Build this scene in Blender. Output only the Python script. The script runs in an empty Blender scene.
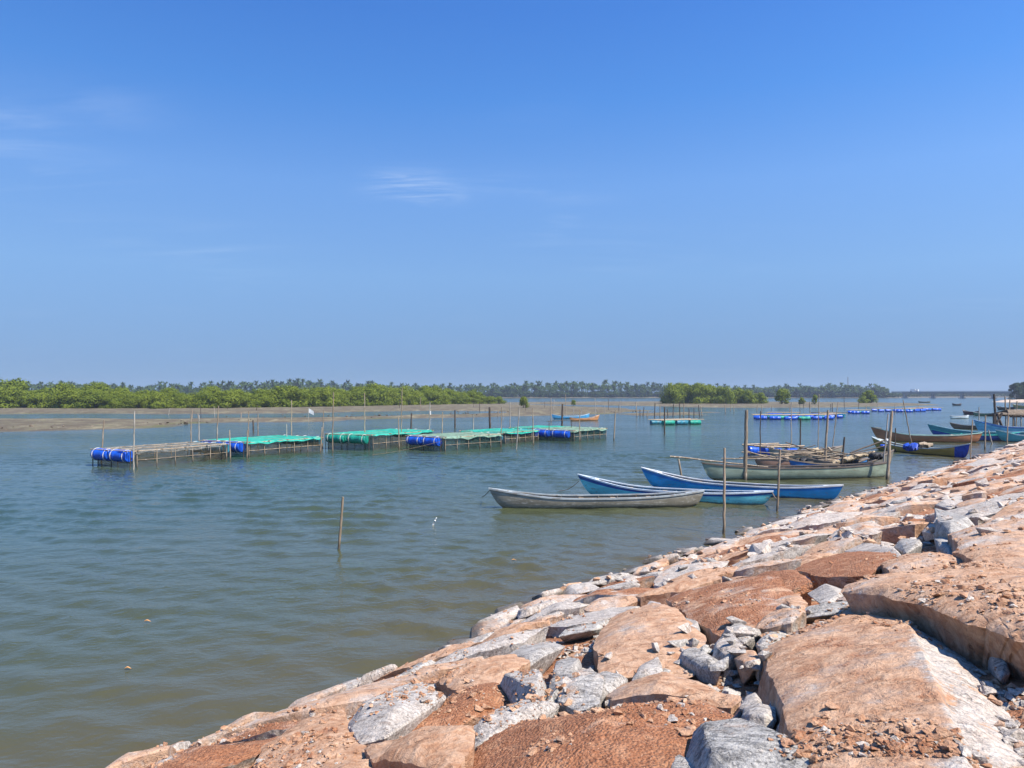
import bpy, bmesh, math, random
import numpy as np
from mathutils import Vector, Matrix
from mathutils.bvhtree import BVHTree

R = math.radians
SC = bpy.context.scene
COL = SC.collection
random.seed(7)
RNG = np.random.default_rng(7)

# ------------------------------------------------------------------ camera
F_PX, CAM_H, PITCH = 740.0, 4.5, math.atan(10.0 / 740.0)
cam_data = bpy.data.cameras.new("camera")
cam_data.sensor_width = 36.0
cam_data.lens = 36.0 * F_PX / 1024.0
cam_data.clip_start = 0.1
cam_data.clip_end = 6000
cam = bpy.data.objects.new("camera", cam_data)
cam.location = (0, 0, CAM_H)
cam.rotation_euler = (math.pi / 2 + PITCH, 0, 0)
COL.objects.link(cam)
SC.camera = cam

# ------------------------------------------------------------------ sky and sun
SKY_TINT = [(0.0, (.78, .75, .70)), (0.04, (.87, .86, .85)), (0.155, (1.19, 1.31, 1.32)), (0.268, (1.14, 1.42, 1.62)), (0.37, (.72, 1.24, 1.69)), (0.46, (.57, 1.08, 1.66))]   # by height above the horizon, the same all round
SUN_EL, SUN_AZ = R(56), R(122)          # azimuth clockwise from +Y (the viewing direction)
sun_dir = Vector((math.sin(SUN_AZ) * math.cos(SUN_EL), math.cos(SUN_AZ) * math.cos(SUN_EL), math.sin(SUN_EL)))
world = bpy.data.worlds.new("World")
SC.world = world
world.use_nodes = True
wt = world.node_tree
wt.nodes.clear()
w_out = wt.nodes.new("ShaderNodeOutputWorld")
w_bg = wt.nodes.new("ShaderNodeBackground")
w_sky = wt.nodes.new("ShaderNodeTexSky")
w_sky.sky_type = 'NISHITA'
w_sky.sun_disc = False
w_sky.sun_elevation = SUN_EL
w_sky.sun_rotation = SUN_AZ
w_sky.altitude = 0
w_sky.air_density = 1.0
w_sky.dust_density = 0.4
w_sky.ozone_density = 4.0
w_bg.inputs['Strength'].default_value = 0.092
# thin cirrus wisps: stretched noise on a plane high above, so they run on over the whole sky
w_tc = wt.nodes.new("ShaderNodeTexCoord")
w_sep = wt.nodes.new("ShaderNodeSeparateXYZ")
wt.links.new(w_tc.outputs['Generated'], w_sep.inputs[0])
def wmath(op, a, b=None, c=None):
    n = wt.nodes.new("ShaderNodeMath"); n.operation = op
    for i, v in enumerate((a, b, c)):
        if v is None: continue
        if isinstance(v, (int, float)): n.inputs[i].default_value = v
        else: wt.links.new(v, n.inputs[i])
    return n.outputs[0]
w_sv = wt.nodes.new("ShaderNodeCombineXYZ")
wt.links.new(w_sep.outputs['X'], w_sv.inputs[0]); wt.links.new(w_sep.outputs['Y'], w_sv.inputs[1])
wt.links.new(wmath('ADD', wmath('MULTIPLY', w_sep.outputs['Z'], 1.00), 0.20), w_sv.inputs[2])   # clear air: no yellow band at the horizon
w_nv = wt.nodes.new("ShaderNodeVectorMath"); w_nv.operation = 'NORMALIZE'
wt.links.new(w_sv.outputs[0], w_nv.inputs[0]); wt.links.new(w_nv.outputs[0], w_sky.inputs[0])
w_z = wmath('MAXIMUM', wmath('ADD', w_sep.outputs['Z'], 0.06), 0.02)
w_cmb = wt.nodes.new("ShaderNodeCombineXYZ")
wt.links.new(wmath('DIVIDE', w_sep.outputs['X'], w_z), w_cmb.inputs[0])
wt.links.new(wmath('DIVIDE', w_sep.outputs['Y'], w_z), w_cmb.inputs[1])
def wnoise(scale, loc, det, rough, dist=0.0, sc3=(1, 1, 1), rot=0.0):
    m = wt.nodes.new("ShaderNodeMapping")
    m.inputs['Location'].default_value = loc
    m.inputs['Scale'].default_value = sc3
    m.inputs['Rotation'].default_value = (0, 0, rot)
    wt.links.new(w_cmb.outputs[0], m.inputs[0])
    n = wt.nodes.new("ShaderNodeTexNoise")
    n.inputs['Scale'].default_value = scale
    n.inputs['Detail'].default_value = det
    n.inputs['Roughness'].default_value = rough
    n.inputs['Distortion'].default_value = dist
    wt.links.new(m.outputs[0], n.inputs['Vector'])
    return n.outputs['Fac']
def wrange(v, a, b, c=0.0, d=1.0):
    n = wt.nodes.new("ShaderNodeMapRange"); n.interpolation_type = 'SMOOTHSTEP'
    wt.links.new(v, n.inputs[0])
    for i, q in enumerate((a, b, c, d)): n.inputs[i + 1].default_value = q
    return n.outputs[0]
w_patch = wmath('MULTIPLY', wrange(wnoise(0.75, (9.1, 4.7, 0), 2, 0.5), 0.52, 0.75), 0.12)
for (px, py, ru, rv, amp) in ((418, 188, 0.14, 0.15, 2.8), (505, 183, 0.14, 0.12, 0.5), (572, 192, 0.16, 0.14, 0.4), (556, 226, 0.08, 0.2, 0.5), (100, 105, 0.16, 0.14, 0.25), (10, 116, 0.09, 0.10, 0.4), (20, 165, 0.26, 0.26, 0.6), (180, 245, 0.45, 0.35, 0.25)):
    dx, dz = (px - 512) / F_PX, (394 - py) / F_PX
    ln = math.sqrt(dx * dx + 1 + dz * dz); zz = dz / ln + 0.06
    cu, cv = dx / ln / zz, 1 / ln / zz
    sp = wt.nodes.new("ShaderNodeSeparateXYZ"); wt.links.new(w_cmb.outputs[0], sp.inputs[0])
    gu = wmath('POWER', wmath('ABSOLUTE', wmath('DIVIDE', wmath('SUBTRACT', sp.outputs[0], cu), ru)), 2.0)
    gv = wmath('POWER', wmath('ABSOLUTE', wmath('DIVIDE', wmath('SUBTRACT', sp.outputs[1], cv), rv)), 2.0)
    w_patch = wmath('ADD', w_patch, wmath('MULTIPLY', wmath('POWER', 2.718, wmath('MULTIPLY', wmath('ADD', gu, gv), -1.0)), amp))
w_fil = wrange(wnoise(2.2, (0.4, 2.0, 0), 6, 0.62, 0.9, (0.45, 1.7, 1), 0.35), 0.38, 0.78)
w_mask = wmath('MULTIPLY', wmath('MULTIPLY', w_patch, w_fil), 0.40)
w_mix = wt.nodes.new("ShaderNodeMix"); w_mix.data_type = 'RGBA'
wt.links.new(w_mask, w_mix.inputs['Factor'])
w_gr = wt.nodes.new("ShaderNodeMix"); w_gr.data_type = 'RGBA'; w_gr.blend_type = 'MULTIPLY'
w_gr.inputs['Factor'].default_value = 1.0
w_rmp = wt.nodes.new("ShaderNodeValToRGB")
for k, (ps, cl) in enumerate(SKY_TINT):
    el = w_rmp.color_ramp.elements[k] if k < 2 else w_rmp.color_ramp.elements.new(ps)
    el.position = ps; el.color = (*[q / 3 for q in cl], 1)
wt.links.new(w_sep.outputs['Z'], w_rmp.inputs[0])
w_x3 = wt.nodes.new("ShaderNodeVectorMath"); w_x3.operation = 'SCALE'; w_x3.inputs['Scale'].default_value = 3.0
wt.links.new(w_rmp.outputs[0], w_x3.inputs[0]); wt.links.new(w_x3.outputs[0], w_gr.inputs['B'])
wt.links.new(w_sky.outputs[0], w_gr.inputs['A'])
wt.links.new(w_gr.outputs['Result'], w_mix.inputs['A'])
w_mix.inputs['B'].default_value = (6.2, 6.9, 7.8, 1)
wt.links.new(w_mix.outputs['Result'], w_bg.inputs['Color'])
wt.links.new(w_bg.outputs[0], w_out.inputs['Surface'])

sun_data = bpy.data.lights.new("sun", 'SUN')
sun_data.energy = 5.0
sun_data.angle = R(0.53)
sun_data.color = (1.0, 0.93, 0.82)
sun = bpy.data.objects.new("sun", sun_data)
sun.rotation_euler = (-sun_dir).to_track_quat('-Z', 'Y').to_euler()
sun.location = (20, -10, 40)
COL.objects.link(sun)

SC.view_settings.view_transform = 'Standard'
SC.view_settings.look = 'None'
SC.view_settings.gamma = 1.0
SC.view_settings.exposure = 0.70
SC.view_settings.use_curve_mapping = False
SC.cycles.volume_bounces = 0
SC.cycles.max_bounces = 6
SC.cycles.diffuse_bounces = 1
SC.cycles.transparent_max_bounces = 12
SC.cycles.caustics_reflective = False
SC.cycles.caustics_refractive = False

# ------------------------------------------------------------------ numeric helpers
def hash3(ix, iy, iz, seed):
    h = (ix.astype(np.int64) * 374761393 + iy.astype(np.int64) * 668265263 + iz.astype(np.int64) * 2147483647 + seed * 974634777) & 0xFFFFFFFF
    h = ((h ^ (h >> 13)) * 1274126177) & 0xFFFFFFFF
    h = ((h ^ (h >> 16)) * 2246822519) & 0xFFFFFFFF
    return ((h ^ (h >> 15)) & 0xFFFFFF) / float(0xFFFFFF)

def vnoise(p, seed=0):
    i = np.floor(p).astype(np.int64); f = p - i
    f = f * f * f * (f * (f * 6 - 15) + 10)
    r = 0
    for dx in (0, 1):
        wx = f[:, 0] if dx else 1 - f[:, 0]
        for dy in (0, 1):
            wy = f[:, 1] if dy else 1 - f[:, 1]
            for dz in (0, 1):
                wz = f[:, 2] if dz else 1 - f[:, 2]
                r = r + wx * wy * wz * hash3(i[:, 0] + dx, i[:, 1] + dy, i[:, 2] + dz, seed)
    return r * 2 - 1

def fbm(p, scale=1.0, octaves=4, seed=0, gain=0.5):
    p = np.asarray(p, float) * scale
    s, a, t = 0, 1.0, 0
    for o in range(octaves):
        s = s + a * vnoise(p * (2.03 ** o) + 17.3 * o, seed + o); t += a; a *= gain
    return s / t

def p3(x, y, z=None):
    x = np.asarray(x, float); y = np.asarray(y, float)
    return np.stack([x.ravel(), y.ravel(), np.zeros(x.size) if z is None else np.asarray(z, float).ravel()], 1)

def sstep(x, a, b):
    t = np.clip((np.asarray(x, float) - a) / (b - a), 0, 1)
    return t * t * (3 - 2 * t)

# the shore runs along T, NRM points inland; the water's edge lies at NRM-coordinate -EDGE
T = np.array([0.663, 0.749]); NRM = np.array([0.749, -0.663])
EDGE, SLOPE, Z0 = 10.6, 0.275, -0.10

def ray(px, py):
    x, y = (px - 512) / F_PX, (384 - py) / F_PX
    c, s = math.cos(PITCH), math.sin(PITCH)
    v = np.array([x, c - s * y, s + c * y])
    return v

def pix(px, py, z=0.0):                     # where the view of a photo point meets the level z
    d = ray(px, py); t = (z - CAM_H) / d[2]
    return np.array([d[0] * t, d[1] * t, z])

def pix_at(px, py, dist):                   # the point at a given depth
    d = ray(px, py); t = dist / d[1]
    return np.array([d[0] * t, d[1] * t, CAM_H + d[2] * t])

def eshift(a): return 0.30 + 1.0 * (1 - sstep(a, 7.5, 12.5))     # how far the water's edge lies inland of -EDGE

def bank_plane(x, y):
    n = np.asarray(x) * NRM[0] + np.asarray(y) * NRM[1]; al = np.asarray(x) * T[0] + np.asarray(y) * T[1]
    return SLOPE * (n + EDGE) + Z0 - 0.31 * eshift(al) * (1 - sstep(n, -9.6, -7.4))

def pix_bank(px, py, h=0.0):
    d = ray(px, py)
    t = (SLOPE * EDGE + Z0 + h - CAM_H) / (d[2] - SLOPE * (d[0] * NRM[0] + d[1] * NRM[1]))
    return np.array([d[0] * t, d[1] * t, CAM_H + d[2] * t])

# ------------------------------------------------------------------ object helpers
def set_props(o, label=None, cat=None, group=None, kind=None):
    if label: o['label'] = label
    if cat: o['category'] = cat
    if group: o['group'] = group
    if kind: o['kind'] = kind
    return o

def empty(name, loc, rz=0.0):
    o = bpy.data.objects.new(name, None)
    o.location = loc; o.rotation_euler = (0, 0, rz); o.empty_display_size = 0.2
    COL.objects.link(o)
    return o

def link_mesh(name, me, parent=None, loc=None):
    o = bpy.data.objects.new(name, me)
    COL.objects.link(o)
    if parent is not None: o.parent = parent
    if loc is not None: o.location = loc
    return o

def mesh_np(name, verts, faces, mats, smooth=False, sharp=None, matidx=None):
    """verts (n,3), faces (m,3) or (m,4) arrays"""
    me = bpy.data.meshes.new(name)
    verts = np.ascontiguousarray(verts, np.float32); faces = np.ascontiguousarray(faces, np.int32)
    k = faces.shape[1]
    me.vertices.add(len(verts)); me.vertices.foreach_set('co', verts.ravel())
    me.loops.add(faces.size); me.loops.foreach_set('vertex_index', faces.ravel())
    me.polygons.add(len(faces))
    me.polygons.foreach_set('loop_start', np.arange(0, faces.size, k, dtype=np.int32))
    try: me.polygons.foreach_set('loop_total', np.full(len(faces), k, np.int32))
    except Exception: pass
    if matidx is not None: me.polygons.foreach_set('material_index', np.asarray(matidx, np.int32))
    me.polygons.foreach_set('use_smooth', np.full(len(faces), bool(smooth)))
    for m in (mats if isinstance(mats, (list, tuple)) else [mats]): me.materials.append(m)
    me.update(calc_edges=True)
    me.validate()
    if smooth and sharp: me.set_sharp_from_angle(angle=R(sharp))
    return me

class MB:
    def __init__(s): s.v, s.f, s.m = [], [], []
    def add(s, vs, fs, mi=0):
        b = len(s.v); s.v += [tuple(q) for q in vs]; s.f += [tuple(i + b for i in f) for f in fs]; s.m += [mi] * len(fs)
        return s
    def box(s, c, size, rz=0.0, mi=0, rot=None):
        hx, hy, hz = [q / 2 for q in size]
        M = rot if rot is not None else Matrix.Rotation(rz, 3, 'Z')
        vs = [Vector(c) + M @ Vector((x, y, z)) for x in (-hx, hx) for y in (-hy, hy) for z in (-hz, hz)]
        return s.add(vs, [(0, 1, 3, 2), (4, 6, 7, 5), (0, 4, 5, 1), (2, 3, 7, 6), (0, 2, 6, 4), (1, 5, 7, 3)], mi)
    def tube(s, path, rad, seg=7, mi=0, caps=True):
        path = [Vector(p) for p in path]; n = len(path)
        if not hasattr(rad, '__len__'): rad = [rad] * n
        vs, fs = [], []
        for i, p in enumerate(path):
            d = (path[min(i + 1, n - 1)] - path[max(i - 1, 0)])
            if d.length < 1e-6: d = Vector((0, 0, 1))
            d.normalize()
            a = d.cross(Vector((0, 0, 1)) if abs(d.z) < 0.9 else Vector((1, 0, 0))).normalized(); b = d.cross(a)
            for k in range(seg):
                t = 2 * math.pi * k / seg
                vs.append(p + (a * math.cos(t) + b * math.sin(t)) * rad[i])
        for i in range(n - 1):
            for k in range(seg):
                k2 = (k + 1) % seg
                fs.append((i * seg + k, i * seg + k2, (i + 1) * seg + k2, (i + 1) * seg + k))
        if caps:
            fs.append(tuple(range(seg - 1, -1, -1))); fs.append(tuple(range((n - 1) * seg, n * seg)))
        return s.add(vs, fs, mi)
    def build(s, name, mats, parent=None, loc=None, smooth=False, sharp=35):
        me = bpy.data.meshes.new(name)
        me.from_pydata(s.v, [], s.f)
        for m in (mats if isinstance(mats, (list, tuple)) else [mats]): me.materials.append(m)
        for p, i in zip(me.polygons, s.m): p.material_index = i; p.use_smooth = smooth
        if smooth: me.set_sharp_from_angle(angle=R(sharp))
        return link_mesh(name, me, parent, loc)

# ------------------------------------------------------------------ materials
class NT:
    def __init__(s, name):
        s.m = bpy.data.materials.new(name); s.m.use_nodes = True
        s.t = s.m.node_tree; s.t.nodes.clear()
        s.out = s.t.nodes.new("ShaderNodeOutputMaterial")
    def node(s, typ, **kw):
        n = s.t.nodes.new(typ)
        for k, v in kw.items(): setattr(n, k, v)
        return n
    def put(s, sock, v):
        if v is None: return
        if isinstance(v, bpy.types.NodeSocket): s.t.links.new(v, sock)
        elif isinstance(v, tuple) and len(v) == 3 and sock.type == 'RGBA': sock.default_value = (*v, 1)
        else: sock.default_value = v
    def math(s, op, a, b=None, c=None, clamp=False):
        n = s.node("ShaderNodeMath", operation=op, use_clamp=clamp)
        for i, v in enumerate((a, b, c)): s.put(n.inputs[i], v)
        return n.outputs[0]
    def pos(s): return s.node("ShaderNodeNewGeometry").outputs['Position']
    def objco(s): return s.node("ShaderNodeTexCoord").outputs['Object']
    def mapv(s, v, scale=(1, 1, 1), rot=(0, 0, 0), loc=(0, 0, 0)):
        n = s.node("ShaderNodeMapping"); s.put(n.inputs[0], v)
        n.inputs['Scale'].default_value = scale; n.inputs['Rotation'].default_value = rot; n.inputs['Location'].default_value = loc
        return n.outputs[0]
    def noise(s, v, scale, det=4, rough=0.55, dist=0.0, out='Fac'):
        n = s.node("ShaderNodeTexNoise"); s.put(n.inputs['Vector'], v)
        n.inputs['Scale'].default_value = scale; n.inputs['Detail'].default_value = det
        n.inputs['Roughness'].default_value = rough; n.inputs['Distortion'].default_value = dist
        return n.outputs[out]
    def voro(s, v, scale, feature='F1', out='Distance', rnd=1.0):
        n = s.node("ShaderNodeTexVoronoi", feature=feature); s.put(n.inputs['Vector'], v)
        n.inputs['Scale'].default_value = scale; n.inputs['Randomness'].default_value = rnd
        return n.outputs[out]
    def rng(s, v, a, b, c=0.0, d=1.0, smooth=True):
        n = s.node("ShaderNodeMapRange", interpolation_type='SMOOTHSTEP' if smooth else 'LINEAR')
        for i, q in enumerate((v, a, b, c, d)): s.put(n.inputs[i], q)
        return n.outputs[0]
    def mix(s, f, a, b):
        n = s.node("ShaderNodeMix", data_type='RGBA')
        s.put(n.inputs['Factor'], f); s.put(n.inputs['A'], a); s.put(n.inputs['B'], b)
        return n.outputs['Result']
    def sep(s, v):
        n = s.node("ShaderNodeSeparateXYZ"); s.put(n.inputs[0], v); return n.outputs
    def bump(s, h, dist, strength=1.0, normal=None):
        n = s.node("ShaderNodeBump"); s.put(n.inputs['Height'], h)
        n.inputs['Distance'].default_value = dist; s.put(n.inputs['Strength'], strength)
        if normal is not None: s.put(n.inputs['Normal'], normal)
        return n.outputs[0]
    def bsdf(s, col, rough=0.8, normal=None, spec=0.3, **kw):
        n = s.node("ShaderNodeBsdfPrincipled")
        s.put(n.inputs['Base Color'], col); s.put(n.inputs['Roughness'], rough)
        s.put(n.inputs['Specular IOR Level'], spec)
        if normal is not None: s.put(n.inputs['Normal'], normal)
        for k, v in kw.items(): s.put(n.inputs[k], v)
        return n.outputs[0]
    def done(s, shader):
        s.t.links.new(shader, s.out.inputs['Surface']); return s.m

def simple(name, col, rough=0.7, var=0.25, scale=6.0, spec=0.3, bump=0.0, dirt=None, dirt_amt=0.4):
    n = NT(name); v = n.objco()
    a = n.noise(v, scale, 5, 0.6)
    c = n.mix(n.rng(a, 0.3, 0.7), tuple(q * (1 - var) for q in col), tuple(min(1, q * (1 + var)) for q in col))
    if dirt: c = n.mix(n.math('MULTIPLY', n.rng(n.noise(v, scale * 0.45, 6, 0.65), 0.5, 0.68), dirt_amt), c, dirt)
    nm = n.bump(n.noise(v, scale * 6, 4, 0.6), bump) if bump else None
    return n.done(n.bsdf(c, rough, nm, spec))

def paint(name, col, wood=(0.22, 0.17, 0.12), wear=0.35, rough=0.5, streak=True, wet=True):
    """weathered boat paint: chips showing wood, long streaks, a dark damp line near the water"""
    n = NT(name); v = n.objco()
    st = n.noise(n.mapv(v, (0.7, 4, 9)), 2.2, 6, 0.62)
    ch = n.noise(v, 9, 6, 0.7)
    sun = n.noise(n.mapv(v, (1, 1, 2.5)), 1.4, 3, 0.5)
    c = n.mix(n.rng(sun, 0.3, 0.75), tuple(q * 0.8 for q in col), tuple(min(1, q * 1.15 + 0.02) for q in col))
    k = n.math('ADD', n.math('MULTIPLY', st, 0.6), n.math('MULTIPLY', ch, 0.4))
    c = n.mix(n.rng(k, 0.60 - 0.22 * wear, 0.72 - 0.2 * wear, 0, 0.85), c, wood)
    if wet:
        z = n.sep(v)[2]
        zz = n.math('ADD', z, n.math('MULTIPLY', n.noise(n.mapv(v, (3, 3, 1)), 2.0, 4, 0.6), 0.12))
        c = n.mix(n.rng(zz, 0.10, 0.17, 0.75, 0.0), c, (0.055, 0.05, 0.035))
    nm = n.bump(n.math('ADD', ch, st), 0.006)
    return n.done(n.bsdf(c, rough, nm, 0.35))

def rock_material(name, soil_bias=0.0):
    """Granite, tan stain and laterite soil. Object colour: R soil, G paleness, B stain."""
    n = NT(name); v = n.pos()
    g = n.node("ShaderNodeNewGeometry")
    nz = n.sep(g.outputs['Normal'])[2]
    oi = n.node("ShaderNodeObjectInfo")
    oc = n.node("ShaderNodeSeparateColor"); n.put(oc.inputs[0], oi.outputs['Color'])
    soilk, pale, stain = oc.outputs[0], oc.outputs[1], oc.outputs[2]
    fr = n.node('ShaderNodeAttribute', attribute_name='fresh').outputs['Fac']
    fr = n.math('MULTIPLY', fr, n.rng(n.noise(v, 4.0, 6, 0.7), 0.36, 0.54))
    pale = n.math('ADD', pale, n.math('MULTIPLY', fr, 0.5)); stain = n.math('SUBTRACT', stain, n.math('MULTIPLY', fr, 0.75)); soilk = n.math('SUBTRACT', soilk, n.math('MULTIPLY', fr, 0.9))
    wv = n.mapv(v, (1, 1, 1), (0.5, 0.3, 0.7))
    # granite
    sp = n.noise(v, 55, 4, 0.75)
    bd = n.noise(n.mapv(wv, (1.5, 9, 5)), 3.0, 6, 0.68, 0.6)
    blot = n.noise(v, 6.5, 6, 0.7)
    gk = n.math('ADD', n.math('MULTIPLY', bd, 0.55), n.math('MULTIPLY', sp, 0.45))
    gran = n.mix(n.rng(gk, 0.40, 0.60), (0.115, 0.108, 0.10), (0.50, 0.47, 0.425))
    gran = n.mix(n.rng(blot, 0.38, 0.78, 0, 0.8), gran, (0.60, 0.565, 0.51))
    palec = n.mix(n.rng(bd, 0.3, 0.7), (0.53, 0.40, 0.31), (0.74, 0.64, 0.55))
    gran = n.mix(n.math('MULTIPLY', pale, n.rng(sp, 0.36, 0.62, 0.25, 1.0)), gran, palec)
    # tan iron stain washed over the rock
    big = n.noise(v, 1.7, 7, 0.66, 0.3)
    med = n.noise(v, 7.0, 6, 0.70, 0.5)
    tan = n.mix(n.rng(med, 0.32, 0.68), (0.40, 0.20, 0.105), (0.62, 0.405, 0.265))
    tk = n.math('ADD', n.math('ADD', n.math('MULTIPLY', big, 0.75), n.math('MULTIPLY', med, 0.45)), n.math('ADD', n.math('MULTIPLY', stain, 0.55), 0.12))
    col = n.mix(n.rng(tk, 0.82, 1.06), gran, tan)
    # loose red soil on the flatter tops
    fine = n.noise(v, 34, 5, 0.7)
    clod = n.voro(v, 46)
    soil = n.mix(n.rng(fine, 0.3, 0.7), (0.215, 0.080, 0.036), (0.42, 0.185, 0.092))
    soil = n.mix(n.rng(n.noise(v, 90, 2, 0.6), 0.60, 0.72, 0, 0.7), soil, (0.60, 0.42, 0.30))
    soil = n.mix(n.rng(n.noise(v, 5.0, 5, 0.65), 0.46, 0.70, 0, 0.75), soil, (0.50, 0.27, 0.155))
    sk = n.math('ADD', n.math('ADD', n.math('MULTIPLY', n.noise(v, 2.6, 7, 0.66, 0.4), 1.0), n.math('ADD', n.math('MULTIPLY', nz, 0.20), 0.13)), n.math('MULTIPLY', soilk, 0.75))
    soilm = n.rng(sk, 1.10 - soil_bias, 1.28 - soil_bias)
    col = n.mix(soilm, col, soil)
    # dark weathered crust and hairline cracks
    crust = n.rng(n.noise(n.mapv(wv, (1, 2.2, 1)), 2.3, 8, 0.72, 0.8), 0.62, 0.72, 0, 0.30)
    col = n.mix(n.math('MULTIPLY', crust, n.math('SUBTRACT', 1.0, n.math('MULTIPLY', soilm, 0.6))), col, (0.20, 0.155, 0.125))
    wa = n.node("ShaderNodeVectorMath", operation='SCALE'); n.put(wa.inputs[0], n.noise(v, 3.5, 4, 0.6, out='Color')); wa.inputs['Scale'].default_value = 0.5
    wb = n.node("ShaderNodeVectorMath", operation='ADD'); n.put(wb.inputs[0], wv); n.put(wb.inputs[1], wa.outputs[0]); warp = wb.outputs[0]
    ck = n.voro(n.mapv(warp, (1, 2.0, 1)), 2.4, 'DISTANCE_TO_EDGE')
    crack = n.rng(n.math('ADD', ck, n.math('MULTIPLY', n.math('SUBTRACT', med, 0.5), 0.10)), 0.0, 0.016, 1.0, 0.0)
    col = n.mix(n.math('MULTIPLY', crack, n.rng(big, 0.42, 0.62, 0.0, 0.5)), col, (0.10, 0.075, 0.06))
    # wet foot at the waterline
    z = n.sep(v)[2]
    wet = n.rng(n.math('ADD', z, n.math('MULTIPLY', med, 0.16)), 0.17, 0.30, 1.0, 0.0)
    col = n.mix(n.math('MULTIPLY', wet, 0.8), col, (0.075, 0.058, 0.036))
    h = n.math('ADD', n.math('MULTIPLY', med, 1.0), n.math('MULTIPLY', n.noise(v, 24, 6, 0.72), 0.5))
    h = n.math('ADD', h, n.math('MULTIPLY', bd, 0.35))
    h = n.math('SUBTRACT', h, n.math('MULTIPLY', crack, n.rng(big, 0.42, 0.62, 0.0, 0.3)))
    h = n.math('ADD', h, n.math('MULTIPLY', soilm, n.math('MULTIPLY', n.math('SUBTRACT', 0.6, clod), 0.5)))
    nm = n.bump(h, 0.045, 0.9)
    return n.done(n.bsdf(col, n.mix(wet, (0.9, 0.9, 0.9), (0.35, 0.35, 0.35)), nm, 0.25))

M = {}
M['rock'] = rock_material('rubble_rock')
M['bank'] = rock_material('bank_soil', 0.28)

def sand_material():
    n = NT('mud_sand'); v = n.pos()
    a = n.noise(n.mapv(v, (0.05, 0.16, 1)), 1.0, 7, 0.68)
    b = n.noise(v, 0.9, 6, 0.72)
    z = n.sep(v)[2]
    c = n.mix(n.rng(a, 0.35, 0.65), (0.112, 0.102, 0.062), (0.225, 0.198, 0.122))
    c = n.mix(n.rng(b, 0.52, 0.74, 0, 0.6), c, (0.34, 0.27, 0.19))
    c = n.mix(n.rng(n.noise(v, 3.0, 3, 0.6), 0.62, 0.70, 0, 0.6), c, (0.10, 0.075, 0.05))
    c = n.mix(n.rng(n.noise(n.mapv(v, (0.5, 0.22, 1)), 1.0, 8, 0.75), 0.44, 0.62, 0.75, 0.0), c, (0.085, 0.064, 0.044))
    c = n.mix(n.rng(n.noise(v, 1.3, 6, 0.8), 0.60, 0.68, 0, 0.7), c, (0.48, 0.42, 0.34))
    g = n.math('MULTIPLY', n.rng(n.noise(n.mapv(v, (0.03, 0.12, 1)), 1.0, 4, 0.6), 0.53, 0.62), n.rng(z, 0.06, 0.20, 1.0, 0.0))
    c = n.mix(g, c, (0.10, 0.11, 0.035))
    wet = n.rng(n.math('ADD', z, n.math('MULTIPLY', b, 0.08)), 0.03, 0.15, 1.0, 0.0)
    c = n.mix(n.math('MULTIPLY', wet, 0.75), c, (0.10, 0.085, 0.058))
    nm = n.bump(n.math('ADD', b, n.noise(v, 4, 3)), 0.12)
    return n.done(n.bsdf(c, n.mix(wet, (0.9, 0.9, 0.9), (0.45, 0.45, 0.45)), nm, 0.25))
M['sand'] = sand_material()

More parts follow.
